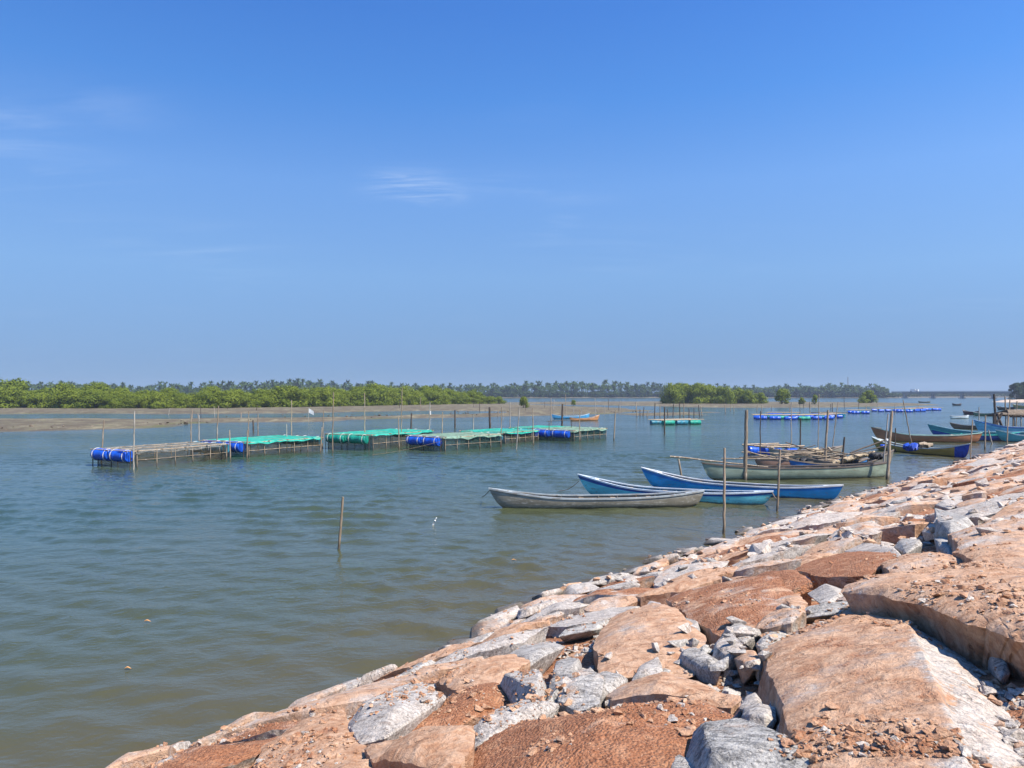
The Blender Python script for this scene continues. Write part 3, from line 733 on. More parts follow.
# --- stones traced one by one: (kind, outline in photo points, height, soil, pale, stain, label, extra)
S, B = 'slab', 'boulder'
TRACED = [
 (S, [(766,650),(790,630),(848,606),(898,617),(931,620),(962,632),(985,648),(1002,676),(1026,702),(1052,770),(1020,840),(900,830),(826,780),(786,728),(784,700)], .22, .36,.35,.60,
   'huge rounded brown slab with a pale broken right flank, nearest the viewer', dict(nseg=200,nring=60,crown=.05,rough=.06,round_=.16,under=-.06,flank_px=((905,618),(985,800),.42))),
 (S, [(842,600),(866,584),(925,577),(981,561),(1050,572),(1075,610),(1060,650),(1020,640),(990,628),(952,617),(915,607),(880,600)], .42, .22,.35,.62,
   'broad orange-brown slab overhanging a dark hollow behind the huge brown slab', dict(nseg=150,nring=36,crown=.02,rough=.06,under=.30,round_=.10,depth=.7)),
 (S, [(662,603),(700,592),(740,584),(778,586),(803,598),(800,614),(770,626),(745,634),(712,624)], .20, .58,.5,.5,
   'slab heaped with dark red soil above the pile of grey rubble', dict(nseg=110,nring=28,crown=.08,rough=.05)),
 (S, [(592,640),(622,612),(652,601),(684,619),(706,630),(712,641),(695,658),(645,668),(600,668)], .18, .12,.45,.62,
   'peach tinted slab with a grey pointed nose left of the grey rubble', dict(nseg=110,nring=28,crown=.10,rough=.05)),
 (S, [(463,775),(474,744),(520,718),(600,703),(690,701),(734,704),(738,718),(706,736),(672,772),(640,800),(480,810)], .20, .72,.7,.4,
   'slab buried in red gravelly soil with a white broken edge, beside the grey boulder', dict(nseg=140,nring=36,crown=.10,rough=.05)),
 (S, [(606,689),(622,680),(662,676),(706,681),(738,692),(730,700),(680,698),(612,700)], .15, .05,.55,.55,
   'low flat tan ledge with a dark grey split along its front', dict(nseg=90,nring=20,crown=.02,rough=.03)),
 (B, [(687,742),(695,727),(738,721),(773,729),(802,744),(811,756),(800,770),(740,772),(700,768)], .27, -.6,.0,-.9,
   'speckled grey granite boulder lying at the bottom edge of the picture', dict(cuts=5,amp=.014)),
 (B, [(664,772),(672,752),(690,756),(716,768),(730,790),(690,800)], .14, -.6,.1,-.9, 'dark grey stone tucked under the left end of the speckled boulder', dict(cuts=3,amp=.012)),
 (B, [(800,768),(812,754),(828,764),(836,790),(806,792)], .12, -.5,.6,-.3, 'pale stone at the right end of the speckled boulder', dict(cuts=3,amp=.012)),
 (B, [(741,712),(744,704),(760,701),(776,704),(778,715),(766,721),(748,720)], .13, -.6,.45,-.35, 'rounded yellowish stone perched above the speckled grey boulder', dict(cuts=4,amp=.008)),
 (B, [(739,706),(744,696),(756,694),(764,700),(760,706)], .10, -.6,.5,-.4, 'small grey stone leaning behind the rounded yellowish stone', dict(cuts=3,amp=.008)),
 (B, [(768,704),(772,695),(784,694),(782,704)], .08, -.6,.3,-.6, 'small blue-grey stone right of the rounded yellowish stone', dict(cuts=2,amp=.006)),
 (B, [(776,726),(782,716),(794,732),(790,738)], .08, -.5,.2,-.6, 'thin dark wedge of stone beside the soil slope', dict(cuts=2,amp=.006)),
 (B, [(734,656),(740,649),(756,650),(764,660),(756,665),(742,664)], .14, .1,.2,.5, 'small brown wedge topped stone in the grey rubble', dict(cuts=3,amp=.008)),
 (B, [(752,666),(758,659),(768,662),(768,668),(758,670)], .08, -.6,.5,-.7, 'white block right under the brown wedge stone', dict(cuts=2,amp=.006)),
 (B, [(712,650),(714,640),(730,634),(742,640),(748,648),(730,652)], .18, -.6,.75,-.2, 'cream coloured block in the middle of the grey rubble', dict(cuts=3,amp=.012)),
 (B, [(722,632),(734,622),(752,620),(758,632),(744,642),(730,638)], .16, -.6,.3,-.8, 'pale grey rubble block below the red soil slab', dict(cuts=3,amp=.012)),
 (B, [(694,646),(704,652),(722,660),(720,668),(700,664),(678,656),(680,650)], .12, -.6,.25,-.8, 'long pale grey block at the left of the grey rubble', dict(cuts=3,amp=.012)),
 (B, [(756,640),(770,632),(788,626),(800,622),(796,634),(776,642),(760,644)], .15, -.6,.3,-.7, 'long pale stone wedged against the huge brown slab', dict(cuts=3,amp=.012)),
 (S, [(764,618),(788,604),(800,606),(806,618),(792,630),(772,632),(756,628)], .18, -.2,.6,.45, 'tan block with a dark notch above the grey rubble', dict(nseg=80,nring=18,crown=.04,rough=.05)),
 (B, [(640,612),(650,600),(662,604),(666,616),(656,622)], .16, -.6,.7,-.4, 'upright white splinter above the peach tinted slab', dict(cuts=3,amp=.01)),
 (B, [(676,616),(690,612),(700,622),(700,634),(688,632)], .15, -.6,.3,-.6, 'pale grey stone beside the small dark gap', dict(cuts=3,amp=.012)),
 (B, [(590,686),(594,674),(606,672),(628,676),(612,690),(598,694)], .16, -.6,.2,-.6, 'blocky grey stone with a dark left face at the tan ledge', dict(cuts=3,amp=.012)),
 (B, [(632,676),(640,662),(660,656),(664,668),(648,680)], .12, -.6,.5,-.4, 'streaky white stone above the tan ledge', dict(cuts=3,amp=.012)),
 # lower left
 (B, [(347,712),(363,699),(399,685),(422,680),(440,687),(448,694),(424,704),(402,716),(386,731),(359,736),(352,726)], .30, -.6,.55,-.75,
   'long white-grey quarried rock near the water with a dark right hollow', dict(cuts=5,amp=.018)),
 (B, [(466,727),(488,711),(518,703),(540,696),(559,703),(542,711),(526,716),(504,724),(476,736)], .20, -.6,.5,-.75, 'long white rock running along the red gravelly slab', dict(cuts=5,amp=.016)),
 (B, [(500,678),(512,672),(546,673),(548,688),(538,696),(516,690)], .28, -.3,.45,.1, 'wedge shaped stone overhanging a dark gap left of the grey shard', dict(cuts=3,amp=.014)),
 (B, [(545,698),(550,676),(570,673),(572,682),(558,694)], .22, -.6,.05,-.8, 'dark grey shard standing beside the wedge shaped stone', dict(cuts=3,amp=.012)),
 (S, [(556,700),(566,680),(590,668),(604,680),(600,700),(580,706)], .20, -.3,.15,.2, 'brown-grey slab right of the dark grey shard', dict(nseg=80,nring=18,crown=.03,rough=.04)),
 (B, [(507,654),(522,641),(551,635),(565,641),(543,655),(527,661)], .22, -.6,.2,-.75, 'flat grey stone over a square black gap', dict(cuts=4,amp=.014)),
 (B, [(551,676),(556,660),(572,650),(582,660),(574,674)], .20, -.4,.2,.1, 'brownish grey stone above the dark grey shard', dict(cuts=3,amp=.014)),
 (S, [(365,740),(399,735),(445,731),(473,736),(472,752),(456,772),(420,768),(372,758)], .30, .1,.2,.75, 'pink-brown block with a square dark face at the bottom edge', dict(nseg=100,nring=22,crown=.02,rough=.04)),
 (S, [(404,720),(452,697),(499,681),(536,693),(474,714),(446,729),(394,738)], .12, .85,.4,.4, 'slope of red soil between the two long white rocks', dict(nseg=100,nring=24,crown=.06,rough=.03)),
 (S, [(436,682),(457,663),(504,655),(533,664),(505,680),(470,692)], .20, .25,.5,.7, 'smooth orange slab below the flat grey stone', dict(nseg=100,nring=24,crown=.08,rough=.03)),
 (S, [(262,748),(300,722),(344,706),(352,730),(372,756),(356,790),(240,800)], .16, .35,.6,.75, 'smooth peach coloured slab left of the long white-grey rock', dict(nseg=110,nring=26,crown=.08,rough=.03)),
 (S, [(380,768),(372,762),(330,766),(300,790),(380,810)], .18, .25,.4,.7, 'orange slab at the bottom edge below the peach slab', dict(nseg=80,nring=18,crown=.05,rough=.03)),
 (B, [(348,742),(356,738),(366,742),(362,750),(350,750)], .10, -.6,.5,-.4, 'small pale stone below the long white-grey rock', dict(cuts=2,amp=.008)),
 (B, [(442,700),(452,688),(460,692),(460,700)], .13, -.6,.4,-.6, 'small white upright stone at the tip of the long white-grey rock', dict(cuts=2,amp=.008)),
 (B, [(448,732),(460,724),(474,734),(462,738)], .10, -.6,.2,-.7, 'small grey stone at the left tip of the long white rock', dict(cuts=2,amp=.008)),
 (B, [(396,770),(404,760),(420,764),(424,776)], .10, -.6,.5,-.5, 'pale stone poking up under the pink-brown block', dict(cuts=2,amp=.008)),
 # middle right
 (S, [(948,534),(984,524),(1020,517),(1040,530),(1030,544),(984,551),(958,548)], .34, .15,.75,.45, 'pale orange block with a flat white front face by the right edge', dict(nseg=80,nring=18,crown=.02,rough=.04,under=.02)),
 (S, [(954,556),(982,540),(1020,540),(1050,552),(1044,574),(1004,573),(976,566)], .24, .2,.35,.6, 'tan slab directly behind the overhanging orange-brown slab', dict(nseg=90,nring=20,crown=.05,rough=.05)),
 (S, [(880,566),(906,557),(930,552),(974,563),(960,574),(930,575),(889,575)], .22, .0,.55,.55, 'tan slab with a jagged black crack along its front', dict(nseg=90,nring=20,crown=.03,rough=.04,under=.15)),
 (S, [(792,570),(816,558),(846,549),(890,552),(898,560),(868,576),(826,578)], .16, .85,.5,.4, 'flat slab of dark red soil below the white gravelly stone', dict(nseg=90,nring=20,crown=.06,rough=.03)),
 (S, [(738,582),(766,568),(796,572),(811,585),(790,592),(752,594)], .18, .7,.5,.4, 'red soil slab left of the small white stone', dict(nseg=80,nring=18,crown=.05,rough=.04)),
 (B, [(843,549),(862,542),(894,542),(902,552),(880,554)], .14, -.6,.65,-.7, 'flat white gravelly stone', dict(cuts=4,amp=.012)),
 (B, [(934,527),(935,507),(950,518),(976,518),(968,530),(950,532)], .34, -.6,.1,-.8, 'dark pointed stone with a pale sunlit back', dict(cuts=3,amp=.016)),
 (B, [(922,530),(930,522),(948,526),(946,534)], .16, -.6,.8,.0, 'cream block left of the dark pointed stone', dict(cuts=2,amp=.01)),
 (B, [(934,536),(946,532),(958,546),(950,552),(938,546)], .20, -.6,.15,-.8, 'grey angular stone in front of the dark pointed stone', dict(cuts=3,amp=.012)),
 (B, [(936,504),(950,498),(962,492),(964,500),(950,506)], .22, -.6,.5,-.7, 'white stone with a dark peak above the dark pointed stone', dict(cuts=3,amp=.014)),
 (B, [(806,590),(824,583),(846,583),(842,596),(822,602)], .20, -.6,.4,-.4, 'pale stone at the left tip of the orange-brown slab', dict(cuts=3,amp=.012)),
 (B, [(804,576),(808,570),(816,572),(816,580)], .10, -.6,.8,-.7, 'small bright white stone beside the dark red soil slab', dict(cuts=2,amp=.006)),
 (B, [(862,580),(874,573),(892,574),(886,582)], .14, -.6,.85,-.4, 'white stone behind the orange-brown slab', dict(cuts=2,amp=.008)),
 (S, [(760,594),(800,594),(808,606),(802,618),(784,606),(758,604)], .16, .1,.45,.6, 'tan ledge between the red soil slab and the tan block', dict(nseg=70,nring=16,crown=.02,rough=.04)),
 (B, [(894,544),(900,538),(916,536),(922,542),(906,548)], .18, -.6,.2,-.7, 'blue-grey stone right of the white gravelly stone', dict(cuts=2,amp=.012)),
 (B, [(986,650),(996,640),(1010,668),(1000,676)], .12, -.5,.4,-.4, 'pale stone at the mouth of the dark hollow', dict(cuts=2,amp=.01)),
]
traced_polys = []
for k, (kind, px, h, so, pa, st, label, ex) in enumerate(TRACED):
    poly = np.array([pix_bank(a, b, h * 0.8)[:2] for a, b in px])
    traced_polys.append(poly)
    if kind == S:
        fl = ex.pop('flank_px', None)
        if fl:
            a_, b_ = pix_bank(*fl[0], h)[:2], pix_bank(*fl[1], h)[:2]; dv = (b_ - a_) / np.hypot(*(b_ - a_)); fl = (a_, np.array([-dv[1], dv[0]]), fl[2])
        v, f4, f3 = slab_mesh(poly, h, 100 + k * 13, flank=fl, **ex)
        o = finish_rock('flat_rock', v, join_tris(f4, f3), (so, pa, st), label)
        if fl:
            at = o.data.attributes.new('fresh', 'FLOAT', 'POINT')
            at.data.foreach_set('value', sstep((v[:, :2] - fl[0]) @ fl[1] + 0.22 * fbm(v, 2.4, 4, 5), -0.05, 0.12).astype(np.float32))
    else:
        rng = np.random.default_rng(200 + k)
        v, f = hull(boulder_pts(poly, 0.0, h, rng), ex['cuts'], 300 + k, ex['amp'] * 0.9, 7.0)
        finish_rock('boulder', v, f, (so, pa, st), label, sharp=28)

# --- the other stones: packed slabs and blocks, then loose blocks
def inside_any(p, polys, grow=0.0):
    for P in polys:
        c = P.mean(0)
        if np.abs(p - c).max() > 5: continue
        sd = in_poly_sd(np.array([p[0]]), np.array([p[1]]), P)[0]
        if sd > -grow: return True
    return False

rng = np.random.default_rng(11)
placed = []
def try_place(a, b, r):
    p = a * T + b * NRM
    if inside_any(p, traced_polys, r * 0.55): return None
    for q, rq in placed:
        if abs(q[0] - p[0]) < 3 and np.hypot(*(q - p)) < (r + rq) * 0.74: return None
    placed.append((p, r)); return p

def rand_poly(p, r, asp, ang, n, rng):
    th = np.sort(rng.uniform(0, 2 * math.pi, n) * 0.35 + np.linspace(0, 2 * math.pi, n, endpoint=False) * 1.0)
    rad = r * rng.uniform(0.78, 1.18, n)
    x, y = np.cos(th) * rad * asp, np.sin(th) * rad / asp
    c, s = math.cos(ang), math.sin(ang)
    return np.stack([p[0] + x * c - y * s, p[1] + x * s + y * c], 1)

def visible_px(p, z, mg=60):
    v = Vector((p[0], p[1], z - CAM_H)); c, s = math.cos(PITCH), math.sin(PITCH)
    d = v.y * c + v.z * s; u = -v.y * s + v.z * c
    if d < 0.3: return False
    return -mg < 512 + F_PX * v.x / d < 1024 + mg and 384 - F_PX * u / d < 800 + mg

def to_px(p):
    c, s = math.cos(PITCH), math.sin(PITCH); z = p[2] - CAM_H; d = p[1] * c + z * s
    return 512 + F_PX * p[0] / d, 384 - F_PX * (-p[1] * s + z * c) / d
SHORT = {0: 'huge brown slab', 1: 'overhanging orange-brown slab', 2: 'dark red soil slab', 3: 'peach tinted slab', 4: 'red gravelly slab', 6: 'speckled grey boulder', 9: 'rounded yellowish stone', 15: 'cream block',
         24: 'long white-grey rock', 25: 'long white rock', 26: 'wedge shaped stone', 29: 'flat grey stone', 31: 'pink-brown block', 33: 'smooth orange slab', 34: 'peach coloured slab', 40: 'pale orange block', 46: 'white gravelly stone', 47: 'dark pointed stone'}
MARKS = [(np.mean([q[0] for q in TRACED[k][1]]), np.mean([q[1] for q in TRACED[k][1]]), nm) for k, nm in SHORT.items()]
MARKS += [(724, 533, 'thin dark pole'), (777, 511, 'thin tan pole'), (838, 499, 'bright blue canoe'), (887, 478, 'thick tall leaning pole'), (967, 458, 'yellow-brown canoe'), (1007, 447, 'thin pole by the rocks'), (150, 760, 'bottom left stones')]
def where(p):
    x, y = to_px(p)
    mx, my, nm = min(MARKS, key=lambda q: (q[0] - x) ** 2 + ((q[1] - y) * 1.8) ** 2)
    dx, dy = x - mx, (y - my) * 1.8
    rel = ('right of' if dx > 0 else 'left of') if abs(dx) > abs(dy) else ('in front of' if dy > 0 else 'behind')
    far = abs(dx) + abs(dy)
    return ('close ' if far < 45 else ('well ' if far > 130 else '')) + rel + ' the ' + nm
def tone(so, pa, st):
    if so > .45: return 'red-dusted'
    if st > .35: return 'tan stained'
    return 'whitish' if pa > .55 else 'greyish'

n_things = 0
shore_ang = math.atan2(T[1], T[0])
# pale blocks along the water's edge
EDGE_L = 'pale angular block at the edge of the water'
for k in range(700):
    aa = 1.5 + 36 * rng.random() ** 1.35; bb = -EDGE + rng.uniform(-0.2, 1.0) + float(eshift(aa))
    r = rng.uniform(0.22, 0.50)
    p = aa * T + bb * NRM
    if not visible_px(p, 0.1): continue
    p = try_place(aa, bb, r)
    if p is None: continue
    poly = rand_poly(p, r * 1.15, rng.uniform(1.0, 1.3), shore_ang + rng.uniform(-0.5, 0.5), 7, rng)
    h = rng.uniform(0.14, 0.30)
    v, f = hull(boulder_pts(poly, 0.02, h, rng), 3, int(rng.integers(1e6)), 0.016, 6.0)
    ck = (rng.uniform(-.5, .1), rng.uniform(.3, .8), rng.choice([-.4, .1, .4, .6]))
    finish_rock('boulder', v, f, ck, tone(*ck) + ' block at the water edge ' + where((p[0], p[1], .2)), 'pale blocks along the waterline', sharp=24)
    n_things += 1
    if n_things >= 62: break
n_slab = 0
for k in range(5000):
    a = 2.5 + 46 * rng.random() ** 1.4; b = -EDGE + 0.7 + rng.random() * 10.2
    b = max(b, -EDGE + 0.75 + float(eshift(a)))
    big = rng.random() < 0.8
    r = rng.uniform(0.42, 0.9) if big else rng.uniform(0.18, 0.34)
    p = a * T + b * NRM
    if not visible_px(p, bank_plane(*p) + 0.2): continue
    p = try_place(a, b, r)
    if p is None: continue
    dist = np.hypot(*p)
    poly = rand_poly(p, r * 1.2, rng.uniform(1.05, 1.45), rng.uniform(-0.5, 0.9), 8, rng)
    if big:
        h = rng.uniform(0.08, 0.24)
        ns = 80 if dist < 12 else 44
        v, f4, f3 = slab_mesh(poly, h, int(rng.integers(1e6)), ns, 18 if dist < 12 else 9, rng.uniform(0.0, 0.08), 0.055, (rng.normal(0, 0.07), rng.normal(0, 0.07)), rng.uniform(-0.06, 0.12))
        so = rng.choice([-.3, .1, .3, .6, .9], p=[.25, .25, .25, .15, .10])
        ck = (so, rng.uniform(.3, .9), rng.uniform(.15, .75))
        finish_rock('flat_rock', v, join_tris(f4, f3), ck, ('broad ' if r > .66 else 'small ' if r < .52 else '') + tone(*ck) + ' flat rock ' + where((p[0], p[1], bank_plane(*p) + h)), 'packed flat rocks')
    else:
        h = rng.uniform(0.12, 0.24)
        v, f = hull(boulder_pts(poly, 0.02, h, rng), 3, int(rng.integers(1e6)), 0.013, 7.0)
        ck = (-.5, rng.uniform(.0, .8), rng.uniform(-.9, .3))
        finish_rock('boulder', v, f, ck, tone(*ck) + ' granite block ' + where((p[0], p[1], bank_plane(*p) + h)), 'granite blocks', sharp=24)
    n_slab += 1
    if n_slab >= 125: break

far_mass = {0: [[], [], 0], 1: [[], [], 0], 2: [[], [], 0]}
for k in range(5200):
    a = 1.0 + 113 * rng.random() ** 1.5; b = -EDGE + 0.45 + rng.random() ** 1.1 * 12.2
    b = max(b, -EDGE + 0.75 + float(eshift(a)))
    r = rng.uniform(0.34, 0.95)
    p = a * T + b * NRM
    if np.hypot(*p) < 2.2 or not visible_px(p, bank_plane(*p) + 0.2, 420): continue
    p = try_place(a, b, r)
    if p is None: continue
    poly = rand_poly(p, r * 1.22, rng.uniform(1.05, 1.5), rng.uniform(-0.5, 0.9), 7, rng)
    v, f4, f3 = slab_mesh(poly, rng.uniform(0.06, 0.22), int(rng.integers(1e6)), 26, 5, rng.uniform(0, 0.06), 0.05, (rng.normal(0, 0.06), rng.normal(0, 0.06)), rng.uniform(-0.06, 0.10))
    t = int(rng.choice(3, p=[.58, .20, .22])); tr = join_tris(f4, f3); register(v, tr)
    q = far_mass[t]; q[0].append(v); q[1].append(tr + q[2]); q[2] += len(v)
for t, (cl, lb) in enumerate((((.10, .75, .45), 'far tan slabs packed along the bank'), ((.60, .6, .5), 'far red-dusted slabs packed along the bank'), ((-.4, .6, -.2), 'far grey-white slabs packed along the bank'))):
    q = far_mass[t]; o = link_mesh('rubble', mesh_np('rubble', np.concatenate(q[0]), np.concatenate(q[1]), M['rock'], smooth=True, sharp=38)); o.color = (*cl, 1)
    set_props(o, lb, 'rubble', kind='stuff')

bvh = BVHTree.FromPolygons([tuple(q) for q in np.concatenate(BVH_V)], [tuple(int(i) for i in q) for part in BVH_F for q in part])
def drop(x, y):
    h = bvh.ray_cast(Vector((x, y, 12)), Vector((0, 0, -1)))
    return (h[0].z, h[1]) if h[0] is not None else (None, None)

# loose mid-sized stones: near ones single, in clusters where the photo shows broken rubble
CLUSTERS = [(700, 652, 40, 18, 16, .08), (742, 668, 30, 16, 15, .07), (720, 640, 26, 12, 8, .09), (798, 612, 26, 10, 6, .07), (640, 672, 36, 8, 5, .06),
            (562, 690, 22, 10, 5, .07), (690, 580, 60, 12, 7, .10), (900, 542, 50, 10, 6, .10), (835, 530, 60, 12, 6, .10)]
templates = []
for k in range(14):
    r2 = np.random.default_rng(900 + k)
    q = r2.normal(size=(10, 3)); q /= np.linalg.norm(q, axis=1)[:, None]
    q *= np.array([1.25, 0.9, 0.62]) * r2.uniform(0.75, 1.15, (10, 1))
    templates.append(hull(q, 2, 900 + k, 0.045, 3.5))
tmeshes = []
for v, f in templates:
    tmeshes.append(mesh_np('boulder', v, f, M['rock'], smooth=True, sharp=26))
n_loose = 0
for (cx, cy, sx, sy, n, size) in CLUSTERS:
    for i in range(n):
        q = pix_bank(rng.normal(cx, sx * 0.6), rng.normal(cy, sy * 0.6), 0.1)
        if q[0] * NRM[0] + q[1] * NRM[1] < -EDGE + 0.3: continue
        z, nn = drop(q[0], q[1])
        if z is None: continue
        s = size * rng.uniform(0.5, 1.5)
        o = link_mesh('boulder', tmeshes[int(rng.integers(14))], None, (q[0], q[1], z + s * 0.25))
        o.scale = (s, s, s); o.rotation_euler = (rng.uniform(-.3, .3), rng.uniform(-.3, .3), rng.uniform(0, 6.28))
        o.color = (-.6, rng.uniform(0, .8), rng.uniform(-.9, .1), 1)
        set_props(o, ('tiny' if s < size * .85 else 'small') + ' broken ' + tone(*o.color[:3]) + ' stone lying loose ' + where((q[0], q[1], z)), 'rock', 'small loose stones')
        n_loose += 1

# everything smaller, and the far rubble: one mass of stones that nobody could count
def scatter(n, picker, size_fn, name, label, mat, color, tmpl, sink=0.25):
    V, Fc, base = [], [], 0
    for i in range(n):
        x, y = picker()
        z, nn = drop(x, y)
        if z is None or z < -0.3: continue
        s = size_fn(x, y)
        v, f = tmpl[int(rng.integers(len(tmpl)))]
        e = Matrix.Rotation(rng.uniform(0, 6.28), 3, 'Z') @ Matrix.Rotation(rng.uniform(-.5, .5), 3, 'X')
        w = v @ np.array(e).T * s * np.array([1, 1, rng.uniform(0.7, 1.2)]) + np.array([x, y, z + s * sink])
        V.append(w); Fc.append(f + base); base += len(v)
    o = link_mesh(name, mesh_np(name, np.concatenate(V), np.concatenate(Fc), mat, smooth=False))
    o.color = (*color, 1)
    return set_props(o, label, 'gravel', kind='stuff')

low = []
for k in range(10):
    r2 = np.random.default_rng(700 + k)
    q = r2.normal(size=(9, 3)); q /= np.linalg.norm(q, axis=1)[:, None]; q *= np.array([1.2, 0.95, 0.6])
    low.append(hull(q, 0, 0, 0, 1))
def pick_far():
    while True:
        a = 14 + 110 * rng.random() ** 1.6; b = -EDGE - 0.1 + rng.random() ** 1.25 * 10.5
        p = a * T + b * NRM
        if visible_px(p, 1.0): return p
near_pool = np.array([pix_bank(rng.uniform(150, 1030), 480 + 300 * rng.random() ** 0.8, 0.1)[:2] for k in range(30000)])
near_pool = near_pool[(near_pool @ NRM > -EDGE - 0.1) & (near_pool @ NRM < 1.2)]
near_pool = near_pool[fbm(p3(near_pool[:, 0], near_pool[:, 1]), 1.1, 3, 77) > rng.normal(0.12, 0.10, len(near_pool))]
def pick_near(): return near_pool[int(rng.integers(len(near_pool)))]
scatter(650, pick_far, lambda x, y: rng.uniform(0.04, 0.13) * (1 + rng.random() ** 6 * 1.4), 'rubble', 'far rubble of pale stones along the bank', M['rock'], (-.35, .85, .0), low)
scatter(450, pick_far, lambda x, y: rng.uniform(0.04, 0.12), 'rubble', 'reddish stones mixed into the far rubble', M['rock'], (.3, .1, .6), low)
def pick_gap():
    for k in range(40):
        p = pick_near() if k % 2 else pix_bank(rng.uniform(200, 1030), 500 + 270 * rng.random(), 0.1)[:2]
        if p @ NRM < -EDGE + 0.5: continue
        z, nn = drop(p[0], p[1])
        if z is not None and z < bank_plane(*p) + 0.05: return p
    return p
scatter(1500, pick_gap, lambda x, y: rng.uniform(0.012, 0.05) * (1 + rng.random() ** 5 * 1.2), 'rubble', 'broken grey and white chips filling the gaps between slabs', M['rock'], (-.5, .5, -.4), low)
scatter(900, pick_gap, lambda x, y: rng.uniform(0.012, 0.045), 'rubble', 'reddish chips filling the gaps between slabs', M['rock'], (.25, .3, .5), low)
scatter(8500, pick_near, lambda x, y: rng.uniform(0.004, 0.013) * (1 + rng.random() ** 7 * 3.5), 'gravel', 'red-brown crumbs of laterite strewn over the slabs', M['rock'], (.5, .3, .7), low)
scatter(1000, pick_near, lambda x, y: rng.uniform(0.005, 0.014) * (1 + rng.random() ** 6 * 3.0), 'gravel', 'white chips of granite strewn over the slabs', M['rock'], (-.4, .6, -.1), low)
# ================================================================== BOATS
def boat_materials(name, hull, rail, inner, band=None, wear=0.35):
    return [paint(name + '_hull_paint', hull, wear=wear), paint(name + '_inner_paint', inner, wear=wear + 0.3, wet=False, rough=0.8),
            paint(name + '_rail_paint', rail, wear=wear * 0.7, wet=False), paint(name + '_band_paint', band or hull, wear=wear * 0.6, wet=False)]

